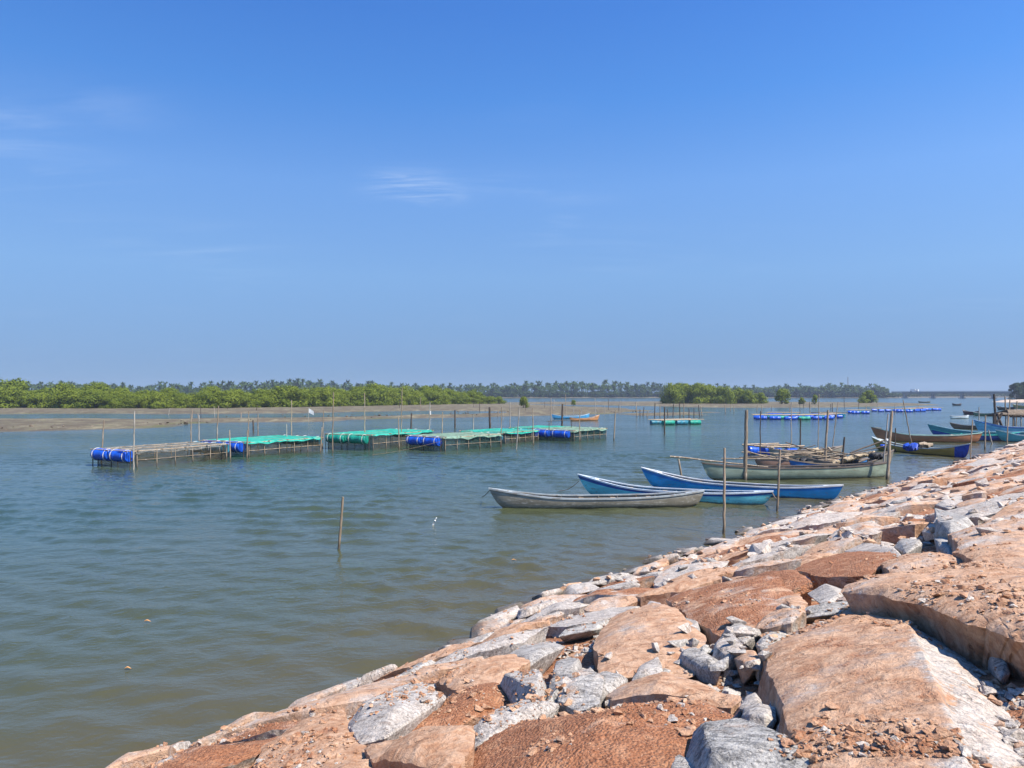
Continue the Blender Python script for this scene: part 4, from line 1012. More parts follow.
def canoe(label, A, Bp, mats, beam=1.05, free=0.42, bow=0.42, stern=0.22, draft=0.16, ov=0.55, thwarts=4, rail_t=0.035, plumb_stern=False, tip_mat=None, group='canoes moored along the bank', name='canoe'):
    """A: waterline at the high bow, Bp: waterline at the other end"""
    A = np.asarray(A[:2]); Bp = np.asarray(Bp[:2]); d = Bp - A; L = float(np.hypot(*d)); ang = math.atan2(d[1], d[0])
    mid = (A + Bp) / 2
    root = empty(name, (mid[0], mid[1], 0), ang)
    set_props(root, label, 'boat', group)
    NS, NSEC = 37, 8
    def end_frac(t): return abs(t)
    def station(t):            # t in -1 (bow) .. 1 (stern)
        e = abs(t)
        w = beam / 2 * max(0.0, 1 - e ** 2.6) ** 0.72
        w = max(w, 0.025)
        rise = bow if t < 0 else stern
        sheer = free + rise * e ** 3.2
        ovh = (ov if t < 0 else ov * 0.6)
        keel = -draft + (draft + 0.02) * max(0, (e - 0.80) / 0.20) ** 2.0
        xg = t * L / 2 + math.copysign(ovh * e ** 6, t) * 1.0
        xk = t * L / 2 * (1.0 if e < 0.8 else 1.0)
        return w, sheer, keel, xg, xk
    ts = np.sin(np.linspace(-1, 1, NS) * math.pi / 2)
    def shell(off):
        rows = []
        for t in ts:
            w, sh, ke, xg, xk = station(t)
            w2 = max(0.006, w - off); ke2 = ke + off * 1.2
            if off and abs(t) > 0.97: ke2 = sh - 0.10
            row = []
            for k in range(-NSEC, NSEC + 1):
                u = abs(k) / NSEC                       # 0 keel, 1 gunwale
                yy = w2 * (math.sin(u * math.pi / 2) ** 0.62 if u > 0 else 0)
                zz = ke2 + (sh - ke2) * u ** 1.75
                row.append((xk + (xg - xk) * u, math.copysign(yy, k) if k else 0.0, zz))
            rows.append(row)
        return rows
    m = MB(); out, inn = shell(0), shell(0.035)
    W_ = 2 * NSEC + 1
    def grid(rows, flip, mi_fn):
        vs = [p for r in rows for p in r]; b = len(m.v); m.v += vs
        for i in range(NS - 1):
            for j in range(W_ - 1):
                q = (b + i * W_ + j, b + i * W_ + j + 1, b + (i + 1) * W_ + j + 1, b + (i + 1) * W_ + j)
                m.f.append(q[::-1] if flip else q); m.m.append(mi_fn(i, j))
        return b
    b0 = grid(out, True, lambda i, j: 4 if (tip_mat and i > NS - 9) else (3 if (j < 1 or j >= W_ - 2) else 0))
    b1 = grid(inn, False, lambda i, j: 1)
    for i in range(NS - 1):                              # the rim between the shells
        for j in (0, W_ - 1):
            q = (b0 + i * W_ + j, b0 + (i + 1) * W_ + j, b1 + (i + 1) * W_ + j, b1 + i * W_ + j)
            m.f.append(q if j == 0 else q[::-1]); m.m.append(2)
    for i in (0, NS - 1):                                # end caps
        q = [b0 + i * W_ + j for j in range(W_)]
        m.f.append(tuple(q if i == 0 else q[::-1])); m.m.append(0)
        q = [b1 + i * W_ + j for j in range(W_)]
        m.f.append(tuple(q[::-1] if i == 0 else q)); m.m.append(1)
    hull_o = m.build('hull', mats + ([tip_mat] if tip_mat else []), root, smooth=True, sharp=40)
    for sgn in (-1, 1):                                  # gunwales
        g = MB(); rows = []
        for t in ts:
            w, sh, ke, xg, xk = station(t)
            rows.append([(xg, sgn * (w + 0.026), sh + 0.026), (xg, sgn * max(0.003, w - 0.070), sh + 0.026), (xg, sgn * max(0.003, w - 0.070), sh - 0.02), (xg, sgn * (w + 0.026), sh - rail_t)])
        for r in rows: g.v += r
        for i in range(NS - 1):
            for k in range(4):
                k2 = (k + 1) % 4
                q = (4 * i + k, 4 * i + k2, 4 * (i + 1) + k2, 4 * (i + 1) + k)
                g.f.append(q if sgn > 0 else q[::-1]); g.m.append(0)
        g.f += [(0, 1, 2, 3), (4 * NS - 1, 4 * NS - 2, 4 * NS - 3, 4 * NS - 4)]; g.m += [0, 0]
        g.build('gunwale', mats[2], root)
    rr = random.Random(int(L * 1000) + int(A[0] * 77))
    for k in range(thwarts):
        t = -0.68 + 1.36 * (k + 0.5) / thwarts + rr.uniform(-0.05, 0.05)
        w, sh, ke, xg, xk = station(t)
        MB().box((t * L / 2, 0, sh - 0.10), (0.20, 2 * w - 0.08, 0.03)).build('thwart', M['plank'], root)
    for k in range(9):
        t = -0.8 + 1.6 * k / 8
        w, sh, ke, xg, xk = station(t)
        g = MB(); pth = []
        for q in range(-6, 7):
            u = abs(q) / 6
            pth.append((t * L / 2, math.copysign(max(0, (w - 0.05)) * (math.sin(u * math.pi / 2) ** 0.62 if u else 0), q), ke + 0.05 + (sh - 0.03 - ke - 0.05) * u ** 1.75))
        g.tube(pth, 0.022, 5).build('rib', mats[1], root)
    for sgn, rise in ((-1, bow), (1, stern)):            # little decks at both ends
        g = MB(); pl, pr = [], []
        for t in np.linspace(0.86, 0.985, 5) * sgn:
            w, sh, ke, xg, xk = station(t)
            pl.append((xg, max(0.004, w - 0.02), sh + 0.004)); pr.append((xg, -max(0.004, w - 0.02), sh + 0.004))
        vs = pl + pr + [(a, b, c - 0.025) for a, b, c in pl + pr]
        fs = []
        for i in range(4):
            fs += [(i, i + 1, 5 + i + 1, 5 + i), (10 + i, 15 + i, 15 + i + 1, 10 + i + 1)]
        fs += [(0, 5, 15, 10), (4, 14, 19, 9)]
        if sgn < 0: fs = [f[::-1] for f in fs]
        g.add(vs, fs).build('end_deck', tip_mat if (tip_mat and sgn > 0) else mats[2], root)
    return root, station, L

def old_boat_mats(name, hull, wear=0.7): return boat_materials(name, hull, (0.26, 0.21, 0.16), (0.15, 0.115, 0.085), None, wear)

WT = (0.74, 0.74, 0.72)
canoe('weathered grey-brown canoe with flaking paint, nearest the bank', pix(505, 508.5), pix(695, 505.5), [paint('grey_hull_paint', (0.24, 0.215, 0.165), (0.50, 0.47, 0.41), 0.42)] + boat_materials('grey', (0.25, 0.225, 0.17), (0.36, 0.40, 0.41), (0.24, 0.22, 0.17), (0.30, 0.29, 0.25), 0.7)[1:], 1.1, 0.40, 0.40, 0.20, ov=.65)
canoe('turquoise canoe with a dark blue band and pale rail behind the grey one', pix(594, 496), pix(762, 505), boat_materials('turquoise', (0.17, 0.64, 0.72), (0.62, 0.68, 0.72), (0.20, 0.36, 0.44), (0.02, 0.09, 0.32), 0.32), 1.1, 0.42, 0.50, 0.16, ov=.75)
canoe('bright blue canoe with white rails and a red-brown foot, moored near the rocks', pix(656, 488), pix(832, 500), boat_materials('bright_blue', (0.03, 0.40, 0.76), WT, (0.34, 0.35, 0.36), (0.015, 0.22, 0.62), 0.28), 1.1, 0.42, 0.52, 0.24, ov=.75)
canoe('long pale green canoe with rusty streaks and dark rail', pix(712, 479.5), pix(884, 477), boat_materials('pale_green', (0.27, 0.33, 0.25), (0.13, 0.10, 0.075), (0.16, 0.14, 0.11), None, 0.30), 1.25, 0.60, 0.28, 0.22, ov=.55, thwarts=6)
canoe('old boat with faded pink hull behind the pale green canoe', pix(760, 468), pix(842, 466.5), old_boat_mats('pink', (0.40, 0.235, 0.17), 0.45), 1.2, 0.50, 0.18, 0.25, ov=.4)
canoe('short dark boat with a blue bow behind the pale green canoe', pix(795, 472), pix(864, 470), boat_materials('blue_bow', (0.02, 0.16, 0.44), (0.24, 0.19, 0.14), (0.14, 0.11, 0.08), None, 0.35), 1.2, 0.48, 0.25, 0.22, ov=.4)
canoe('dark weathered boat with a raised stern and a straw bundle aboard', pix(886, 471), pix(812, 470), old_boat_mats('dark', (0.20, 0.20, 0.17), 0.6), 1.3, 0.50, 0.75, 0.2, ov=.45)
canoe('old canoe loaded with timber behind the drum raft', pix(838, 457), pix(772, 458.5), old_boat_mats('timber', (0.30, 0.29, 0.25), 0.6), 1.2, 0.5, 0.3, 0.2, ov=.4)
b6 = canoe('yellow-brown canoe with a pale rail and dark blue painted end', pix(879, 450), pix(965, 457.5), boat_materials('yellow', (0.42, 0.27, 0.05), (0.60, 0.66, 0.62), (0.42, 0.40, 0.34), (0.44, 0.29, 0.07), 0.25), 1.2, 0.46, 0.55, 0.55, ov=.7, tip_mat=M['tarp_blue'])
canoe('long orange-brown canoe with a mint green rail', pix(881, 441), pix(976, 442.5), boat_materials('orange', (0.44, 0.18, 0.08), (0.40, 0.58, 0.48), (0.22, 0.17, 0.12), None, 0.35), 1.3, 0.62, 0.75, 0.30, ov=.9)
canoe('dark blue canoe with a green inside among the boats by the jetty', pix(938, 440), pix(1016, 441), boat_materials('dark_blue', (0.012, 0.07, 0.32), (0.05, 0.42, 0.36), (0.05, 0.33, 0.25), None, 0.2), 1.3, 0.55, 0.5, 0.3, ov=.6)
canoe('long teal canoe with a raised bow among the boats by the jetty', pix(936, 436.5), pix(1046, 439), boat_materials('teal', (0.035, 0.27, 0.30), (0.40, 0.66, 0.66), (0.10, 0.22, 0.22), None, 0.2), 1.3, 0.62, 0.70, 0.3, ov=.8)
canoe('sky blue canoe with a deep blue bow tip beside the jetty', pix(982, 434.5), pix(1062, 437), boat_materials('sky_blue', (0.20, 0.56, 0.74), (0.02, 0.14, 0.45), (0.20, 0.35, 0.42), None, 0.15), 1.4, 0.85, 0.75, 0.4, ov=.8)
canoe('small brown canoe behind the teal one', pix(954, 428.5), pix(992, 429.5), old_boat_mats('brown', (0.22, 0.14, 0.08), 0.4), 1.0, 0.42, 0.35, 0.2, ov=.5)
canoe('turquoise canoe partly hidden at the right edge in front of the jetty', pix(1004, 441.5), pix(1064, 443), boat_materials('turq_right', (0.07, 0.42, 0.45), (0.5, 0.66, 0.62), (0.15, 0.28, 0.26), None, 0.3), 1.3, 0.6, 0.5, 0.3, ov=.7)
canoe('deep blue canoe behind the sky blue one', pix(990, 431.5), pix(1050, 432.5), boat_materials('deep_blue', (0.02, 0.12, 0.40), (0.4, 0.5, 0.55), (0.15, 0.2, 0.25), None, 0.3), 1.3, 0.6, 0.6, 0.3, ov=.7)
canoe('small white skiff out on open water', pix(951, 418.6), pix(968, 418.4), boat_materials('white', (0.68, 0.76, 0.76), WT, (0.4, 0.45, 0.45), None, 0.1), 1.0, 0.42, 0.12, 0.18, draft=.1, ov=.3)
canoe('dark maroon boat beyond the white skiff', pix(964, 414.3), pix(978, 414.8), old_boat_mats('maroon', (0.16, 0.04, 0.035), 0.2), 1.2, 0.6, 0.35, 0.2, ov=.4)
canoe('green and white boat beside the maroon one', pix(975, 415.6), pix(996, 416.0), boat_materials('green_white', (0.13, 0.27, 0.15), (0.6, 0.6, 0.55), (0.3, 0.3, 0.26), None, 0.3), 1.2, 0.5, 0.3, 0.3, ov=.4)
canoe('tiny dark boat below the bridge, the far one', pix(953, 405.6), pix(961, 405.6), old_boat_mats('far_dark', (0.05, 0.05, 0.06), 0.2), 1.3, 0.6, 0.3, 0.3, ov=.4)
canoe('dark low boat left of the bridge piers', pix(919, 402.9), pix(930, 402.9), old_boat_mats('far_green', (0.07, 0.10, 0.08), 0.2), 1.3, 0.6, 0.3, 0.3, ov=.4)
canoe('yellow boat drawn up behind the jetty hut', pix(1014, 408.4), pix(1040, 409.0), boat_materials('far_yellow', (0.55, 0.42, 0.13), (0.5, 0.45, 0.3), (0.3, 0.25, 0.15), None, 0.3), 1.5, 0.9, 0.5, 0.4, ov=.5)
canoe('black hulled boat left of the yellow one', pix(998, 409.8), pix(1014, 410.2), old_boat_mats('far_black', (0.03, 0.03, 0.035), 0.2), 1.4, 0.7, 0.4, 0.3, ov=.5)
canoe('light blue canoe by the sand bar', pix(554, 418.8), pix(588, 418.4), boat_materials('bar_blue', (0.06, 0.33, 0.60), (0.45, 0.60, 0.68), (0.2, 0.35, 0.42), None, 0.15), 1.1, 0.45, 0.4, 0.45, ov=.5)
canoe('orange canoe with a white inside by the sand bar', pix(597, 420.5), pix(571, 421.0), boat_materials('bar_orange', (0.55, 0.24, 0.09), (0.62, 0.36, 0.18), (0.6, 0.55, 0.5), None, 0.2), 1.1, 0.40, 0.55, 0.2, ov=.5)

# loads in the boats
def bamboo_path(p, q, wob, rnd, n=6):
    p, q = Vector(p), Vector(q)
    return [p.lerp(q, i / (n - 1)) + Vector((rnd.uniform(-wob, wob), rnd.uniform(-wob, wob), rnd.uniform(-wob, wob) * 0.5)) * (0 if i in (0, n - 1) else 1) for i in range(n)]

def bundle(name, label, cat, p0, p1, r, mat, seed, flat=0.7, group=None):
    p0, p1 = Vector(p0), Vector(p1); n = 26; seg = 14; m = MB(); path = [p0.lerp(p1, i / (n - 1)) for i in range(n)]
    rad = [r * (0.55 + 0.45 * math.sin(math.pi * min(1, max(0.03, (i + 1) / (n + 1)))) ** 0.5) for i in range(n)]
    m.tube([p - p0 for p in path], rad, seg)
    v = np.array(m.v); v = v + (fbm(v + seed, 1.1 / r, 4, seed, .65)[:, None] * (r * 0.9)) * np.array([1, 1, flat])
    v[:, 2] *= flat
    m.v = [tuple(q) for q in v]
    o = m.build(name, mat, None, tuple(p0), smooth=True, sharp=50)
    return set_props(o, label, cat, group)
bundle('net_bundle', 'long straw coloured net bundle heaped over the dark boat', 'net', pix_at(832, 463, 43), pix_at(875, 447.5, 42.6), .20, M['straw'], 3)
bundle('tarpaulin', 'crumpled blue tarpaulin in the yellow-brown canoe', 'tarpaulin', pix_at(903, 447.0, 54.3), pix_at(918, 447.0, 53.7), .26, M['tarp_blue'], 5, .9)
bundle('tarpaulin', 'small blue cloth at the left end of the yellow-brown canoe', 'tarpaulin', pix_at(880, 446, 56.4), pix_at(886, 446, 56.2), .16, M['tarp_blue'], 6)
bundle('sack', 'pale sack on the long orange-brown canoe', 'sack', pix_at(950, 436.3, 69.8), pix_at(957, 436.6, 69.8), .26, M['straw'], 7)
bundle('net_bundle', 'green net heap in the dark blue canoe', 'net', pix_at(960, 436, 72.5), pix_at(969, 436, 72.4), .34, M['net_top_green'], 8)
bundle('sack', 'white bundle lying on the bright blue canoe', 'sack', pix_at(680, 486.2, 35.2), pix_at(694, 486.2, 34.7), .13, M['white'], 12)
bundle('sack', 'white bag tied to the tall leaning pole', 'sack', pix_at(887.6, 441.5, 44.5), pix_at(887.8, 437.8, 44.5), .15, M['white'], 13)
PL = [((812, 457), (776, 449), 46.5), ((800, 460), (772, 459), 45), ((846, 458), (820, 447), 45.6), ((838, 462), (800, 464), 43.6), ((858, 466), (824, 459.5), 43.2), ((868, 464), (846, 461), 42.8), ((836, 455), (828, 447), 47), ((872, 462), (846, 468), 42.6)]
for i, (a, b, d) in enumerate(PL):
    p, q = Vector(pix_at(*a, d)), Vector(pix_at(*b, d + 0.4))
    m = MB(); dv = q - p
    rot = dv.to_track_quat('X', 'Z').to_matrix()
    m.box((0, 0, 0), (dv.length, 0.17, 0.05), rot=rot)
    set_props(m.build('plank', M['plank'], None, tuple((p + q) / 2)), ['grey plank leaning over the drum raft', 'short grey board beside the pink boat', 'plank sloping up behind the blue bowed boat', 'plank across the pink boat', 'plank across the blue bowed boat', 'short board by the straw bundle', 'steep board on the timber boat', 'board across the dark weathered boat'][i], 'plank', 'loose planks on the old boats')

rnd = random.Random(31)
for i in range(22):
    x, y, d = rnd.uniform(768, 872), rnd.uniform(456, 466), rnd.uniform(41.5, 46.5)
    a_, an, L_ = Vector(pix_at(x, 0, d)), rnd.uniform(-.5, .5) + (3.14 if rnd.random() < .5 else 0), rnd.uniform(1.6, 3.4)
    a_.z = rnd.uniform(.62, 1.05)
    b_ = a_ + Vector((math.cos(an) * L_, math.sin(an) * L_, rnd.uniform(-.15, .75)))
    m = MB(); m.tube([p - a_ for p in bamboo_path(a_, b_, .03, rnd)], rnd.uniform(.025, .05), 6)
    set_props(m.build('stick', M[rnd.choice(['bamboo', 'dark_wood', 'plank'])], None, tuple(a_), smooth=True), 'loose stick lying across the old boats behind the pale green canoe', 'stick', 'sticks on the old boats')
for i, (x, y, d, mt, lb) in enumerate([(806, 461, 44.2, 'black', 'black net heap in the blue bowed boat'), (782, 459, 45.4, 'old_wood', 'brown net heap in the pink boat'), (850, 462, 43.0, 'black', 'dark net heap under the straw bundle'), (876, 456, 42.3, 'black', 'black heap at the raised stern of the dark boat'), (816, 452, 46.6, 'straw', 'pale net heap in the timber boat'), (925, 444.5, 53.8, 'plank', 'grey net heap in the yellow-brown canoe')]):
    bundle('net_heap', lb, 'net', pix_at(x - 6, y, d), pix_at(x + 7, y + .5, d), .22, M[mt], 20 + i, .9)

# ================================================================== FISH CAGES
def barrel(parent, p0, p1, r, mat, strap=True):
    p0, p1 = Vector(p0), Vector(p1); d = p1 - p0; L = d.length
    prof = [(0, .55), (0.0, .86), (.02, .95), (.06, 1), (.26, 1), (.28, 1.05), (.31, 1.05), (.33, 1), (.67, 1), (.69, 1.05), (.72, 1.05), (.74, 1), (.94, 1), (.98, .95), (1, .86), (1, .55)]
    m = MB(); m.tube([p0 + d * t for t, _ in prof], [r * k for _, k in prof], 16)
    # all ring frames share the axis direction
    ax = d.normalized(); a = ax.cross(Vector((0, 0, 1))).normalized(); b = ax.cross(a); m.v = []
    for t, k in prof:
        c = p0 + d * t
        m.v += [tuple(c + (a * math.cos(6.2832 * j / 16) + b * math.sin(6.2832 * j / 16)) * r * k) for j in range(16)]
    o = m.build('barrel', mat, parent, smooth=True, sharp=30)
    if strap:
        for t in (0.14, 0.86):
            g = MB(); c = p0 + d * t
            g.tube([c + (a * math.cos(6.2832 * j / 14) + b * math.sin(6.2832 * j / 14)) * (r * 1.02 + .012) for j in range(15)], .022, 5, caps=False)
            g.build('strap', M['rope'], o)
    return o

def cage(label, near, u, L, Wd, H, top, barrels, seed, rail=False, side='net_side'):
    """near: the corner closest to the bank; u: unit vector along the front; barrels across the ends"""
    rnd = random.Random(seed)
    ang = math.atan2(u[1], u[0])
    root = empty('fish_cage', (near[0], near[1], 0), ang)      # local x along the front, local y away
    set_props(root, label, 'fish cage', 'floating fish cages')
    z = H
    def beam(p, q, r=.035): MB().tube(bamboo_path(p, q, .02, rnd), [r * rnd.uniform(.9, 1.1) for _ in range(6)], 6).build('beam', M['bamboo'], root)
    for y in (0, Wd * .5, Wd): beam((-.25, y, z + rnd.uniform(-.03, .03)), (L + .25, y, z + rnd.uniform(-.03, .03)))
    for k in range(5): beam((L * k / 4, -.2, z + .05), (L * k / 4, Wd + .2, z + .05), .028)
    for y in (0, Wd):
        beam((0, y, z * .45), (L, y, z * .45), .02)
        for k in range(6):
            x = L * k / 5
            MB().tube(bamboo_path((x, y - .03, -1.2), (x + rnd.uniform(-.05, .05), y, z + .06), .012, rnd), .028, 6).build('post', M['bamboo'], root)
    for y in (0.02, Wd - .02):
        nx = 24; m = MB()
        vs = []; 
        for j, zz in enumerate((z - .02, z * .62, z * .3, 0.0, -.5)):
            for i in range(nx + 1): vs.append((L * i / nx, y + .05 * math.sin(i * 1.3 + j) * (0 if j == 0 else 1), zz - .05 * abs(math.sin(i * math.pi / 4.8)) * (j == 0)))
        m.add(vs, [(j * (nx + 1) + i, j * (nx + 1) + i + 1, (j + 1) * (nx + 1) + i + 1, (j + 1) * (nx + 1) + i) for j in range(4) for i in range(nx)]).build('side_net', M[side], root)
    for x in (0.03, L - .03):
        m = MB(); m.add([(x, 0, z - .05), (x, Wd, z - .05), (x, Wd, -.5), (x, 0, -.5)], [(0, 1, 2, 3)]).build('end_net', M[side], root)
    # top net: a draped sheet with a turned down, uneven edge
    nx, ny = 44, 26; xs = np.linspace(-.12, L + .12, nx); ys = np.linspace(-.14, Wd + .14, ny)
    X, Y = np.meshgrid(xs, ys)
    fx = np.abs(np.sin(X / L * math.pi * 4)); fy = np.abs(np.sin(Y / Wd * math.pi * 2))
    Z = z + .075 - .07 * fx * fy + .035 * fbm(p3(X + seed * 9, Y), .9, 4, seed).reshape(X.shape)
    edge = np.maximum(np.maximum(-X, X - L), np.maximum(-Y, Y - Wd)); Z -= np.clip(edge, 0, 1) * (1.3 + fbm(p3(X, Y), 1.2, 2, seed + 2).reshape(X.shape))
    i = np.arange(nx * ny).reshape(ny, nx); f = np.stack([i[:-1, :-1], i[:-1, 1:], i[1:, 1:], i[1:, :-1]], -1).reshape(-1, 4)
    keep = np.ones(len(f), bool)
    o = link_mesh('top_net', mesh_np('top_net', np.stack([X.ravel(), Y.ravel(), Z.ravel()], 1), f[keep], M[top], smooth=True), root)
    bl = .93
    for end, mat, full in barrels:
        x = -.28 if end == 0 else L + .28
        n = 2
        for k in range(n):
            y0 = Wd * (.08 + .47 * k) 
            barrel(root, (x, y0, z - .32), (x + rnd.uniform(-.03, .03), y0 + Wd * .40, z - .30 + rnd.uniform(-.03, .03)), .37, M[mat])
        beam((x - .2, 0, z + .02), (x - .2, Wd, z + .02), .03)
        for y in (.1, Wd * .5, Wd - .1): MB().tube(bamboo_path((x - .1, y, -1.2), (x - .1, y, z + .05), .01, rnd), .03, 6).build('post', M['dark_wood'], root)
    if rail:
        for x in (L * .12, L * .8): MB().tube([(x, Wd * .7, z), (x, Wd * .7, z + .85)], .035, 6).build('rail_post', M['dark_wood'], root)
        MB().tube([(L * .05, Wd * .7, z + .82), (L * .88, Wd * .7, z + .84)], .03, 6).build('rail', M['dark_wood'], root)
    return root

def unit(a, b):
    d = np.asarray(b[:2]) - np.asarray(a[:2]); L = float(np.hypot(*d)); return d / L, L
CG = [('fish cage under a bare brown net with two blue drums at its left end', (137, 467.5), (226, 459), 3.9, 1.0, 'net_top_bare', [(0, 'barrel', 1), (1, 'barrel_teal', 1)], False, 'net_side'),
      ('fish cage under a bright green net between the bare netted cage and open water', (249, 457.5), (321, 451), 4.9, 1.05, 'net_top_green', [(0, 'barrel', 1), (1, 'barrel_teal', 1)], False, 'net_side'),
      ('fish cage with green wrapped drums at its left end', (373, 450.5), (432, 444), 4.6, 1.2, 'net_top_green', [(0, 'barrel_green', 1), (1, 'barrel_teal', 1)], False, 'net_side'),
      ('fish cage under a faded pale green net with two blue drums at its left end', (445, 451.5), (501, 447.0), 4.2, 1.08, 'net_top_pale', [(0, 'barrel', 1), (1, 'barrel_teal', 1)], False, 'net_side_teal'),
      ('fish cage under turquoise netting behind the faded netted cage', (505, 444), (538, 441), 5.2, 1.0, 'net_top_green', [(1, 'barrel', 1)], False, 'net_side'),
      ('fish cage with a dark rail above it and two bright blue drums', (574, 441.5), (606, 438.5), 4.8, 1.0, 'net_top_pale', [(0, 'barrel', 1), (1, 'barrel_teal', 1)], True, 'net_side_teal'),
      ('fish cage under turquoise netting left of the dark railed cage', (548, 438.5), (574, 436), 4.6, .95, 'net_top_green', [], False, 'net_side')]
for k, (lab, a, b, wd, H, top, br, rail, side) in enumerate(CG):
    A, Bq = pix(*a), pix(*b); u, L = unit(A, Bq)
    cage(lab, A, u, L, wd, H, top, br, 40 + k, rail, side)

# far drum rafts: small, so drums and a deck only
def drum_raft(label, a, b, mats, seed, w=2.4, z=.45):
    A, Bq = pix(*a), pix(*b); u, L = unit(A, Bq)
    root = empty('drum_raft', (A[0], A[1], 0), math.atan2(u[1], u[0]))
    set_props(root, label, 'raft', 'drum rafts out on the river')
    n = max(2, int(L / 2.2)); rnd = random.Random(seed)
    for k in range(n):
        x0 = L * k / n
        for y in (0, w): barrel(root, (x0 + .1, y, .22 + rnd.uniform(0, .1)), (x0 + L / n - .35, y, .22 + rnd.uniform(0, .1)), .36, M[mats[(k + (y > 0)) % len(mats)]], False)
        MB().tube([(x0 + .1, -.4, z + .18), (x0 + .1, w + .4, z + .2)], .06, 5).build('beam', M['bamboo'], root)
    for y in (-.1, w * .5, w + .1): MB().tube([(-.3, y, z + .24), (L + .3, y, z + .26)], .06, 5).build('beam', M['bamboo'], root)
    return root
drum_raft('raft on two long blue drums beside the old boats', (769, 457.5), (800, 456.5), ['barrel'], 1, 2.6, .5)
drum_raft('small green and white float raft by the ruined fishing stakes', (662, 425.0), (702, 424.2), ['barrel_green', 'barrel_teal'], 2, 3)
FR = [((755, 419.6), (783, 419.8)), ((784, 420), (812, 420)), ((767, 416.8), (797, 417.2)), ((811, 416.4), (832, 417.2)), ((812, 419.6), (835, 419.6)), ((828, 418.2), (844, 418.2)), ((851, 413.8), (871, 413.9)), ((878, 411.8), (892, 411.8)), ((896, 412.2), (914, 412.3)), ((914, 411.7), (926, 411.6)), ((922, 410.6), (942, 410.6))]
FL = ['leftmost blue drum raft of the far cluster', 'blue and teal drum raft in the middle of the far cluster', 'blue drum raft behind the leftmost one of the far cluster', 'blue drum raft behind the right end of the far cluster', 'blue drum raft at the right front of the far cluster', 'small blue drum raft at the right tip of the far cluster',
      'dark blue drum raft standing alone right of the far cluster', 'short blue drum raft in the line toward the bridge', 'second blue drum raft in the line toward the bridge', 'small blue float near the end of the line toward the bridge', 'last long blue drum raft in the line toward the bridge']
for k, (a, b) in enumerate(FR): drum_raft(FL[k], a, b, ['barrel', 'barrel', 'barrel_teal'] if k != 1 else ['barrel', 'barrel_green'], 60 + k, 3.5, .6)

# ================================================================== POLES
def pole(label, top, base, r, mat='bamboo', group='poles standing in the water', depth=None, z_end=-1.6, name='bamboo_pole', seed=0):
    b = pix(*base) if depth is None else pix_at(*base, depth)
    t = pix_at(*top, b[1] + 0.0)
    b, t = Vector(b), Vector(t); d = t - b
    if depth is None: foot = b - d * (1.6 / max(d.z, .3)) if d.z > 0 else b
    else: foot = b
    rnd = random.Random(int(top[0] * 7 + top[1]))
    m = MB(); pts, rad = [], []
    n = 15
    for i in range(n):
        k = i / (n - 1); p = foot.lerp(t, k)
        bend = math.sin(k * math.pi) * d.length * .012
        pts.append(p - b + Vector((bend * rnd.choice((-1, 1)) * .3 + rnd.uniform(-.004, .004), rnd.uniform(-.004, .004), 0)))
        rad.append(r * (1.12 - .3 * k) * (1.10 if i % 2 else .96))
    m.tube(pts, rad, 8)
    o = m.build(name, M[mat], None, tuple(b), smooth=True, sharp=50)
    return set_props(o, label, 'pole', group)
NEAR_POLES = [
 ('crooked brown stake alone in the open water, leaning slightly', (343, 497), (339, 549), .040, 'bamboo'),
 ('thin dark pole in front of the turquoise canoe, nearest the rocks', (724.5, 448), (724, 533), .045, 'bamboo'),
 ('thick mottled post in front of the pale green canoe bow', (746.5, 410), (745, 480), .105, 'bamboo'),
 ('thin tan pole at the stern of the turquoise canoe', (780, 449), (777, 511), .045, 'bamboo'),
 ('thick tall leaning pole at the end of the pale green canoe', (892, 411), (887, 479), .085, 'bamboo'),
 ('slim pale pole beside the thick tall leaning pole', (888, 414), (882.5, 476), .04, 'pale_pole'),
 ('short prop under the outrigger pole', (678.5, 459), (682, 479), .06, 'bamboo'),
 ('leaning brown pole among the old boats', (828, 410), (824.5, 470), .075, 'bamboo'),
 ('thin sharply leaning pole behind the old boats', (838, 402), (831.5, 455), .035, 'bamboo'),
 ('short dark post between the old boats', (844.5, 437), (841, 472), .06, 'dark_wood'),
 ('thin grey pole left of the drum raft', (760.5, 411), (760, 462), .04, 'dark_wood'),
 ('pale thin pole behind the drum raft', (791.5, 402), (791, 447), .05, 'pale_pole'),
 ('dark pole standing at the drum raft', (800.5, 418), (800, 454), .06, 'dark_wood'),
 ('tall hair-thin pole behind the timber boat', (819, 394), (818, 450), .035, 'bamboo'),
 ('thin pole leaning left beside the yellow-brown canoe', (903, 400), (912, 446), .045, 'bamboo'),
 ('slim pole at the blue end of the yellow-brown canoe', (972.5, 420), (970, 461), .04, 'bamboo'),
 ('tan pole in front of the dark blue canoe', (985.5, 415), (985, 449), .06, 'bamboo'),
 ('short pale pole leaning on the dark blue canoe', (988.5, 430), (992, 444), .06, 'pale_pole'),
 ('thin pole right of the short leaning one by the rocks', (1008, 413), (1007, 447), .05, 'bamboo'),
 ('short stake beside the yellow-brown canoe', (895.5, 428), (895, 452), .05, 'dark_wood'),
 ('whitish pole in front of the jetty', (979, 407), (979, 424), .07, 'pale_pole'),
]
for q in NEAR_POLES: pole(*q)
o = bpy.data.objects.get('bamboo_pole')
m = MB(); pA, pB = Vector(pix_at(670, 456.5, 40.2)), Vector(pix_at(768, 467, 39.6)); rnd = random.Random(5)
m.tube([p - pA for p in bamboo_path(pA, pB, .03, rnd, 9)], [.05 - .002 * i for i in range(9)], 7)
set_props(m.build('bamboo_pole', M['bamboo'], None, tuple(pA), smooth=True), 'long pole resting level across the bow of the pale green canoe', 'pole', 'poles standing in the water')
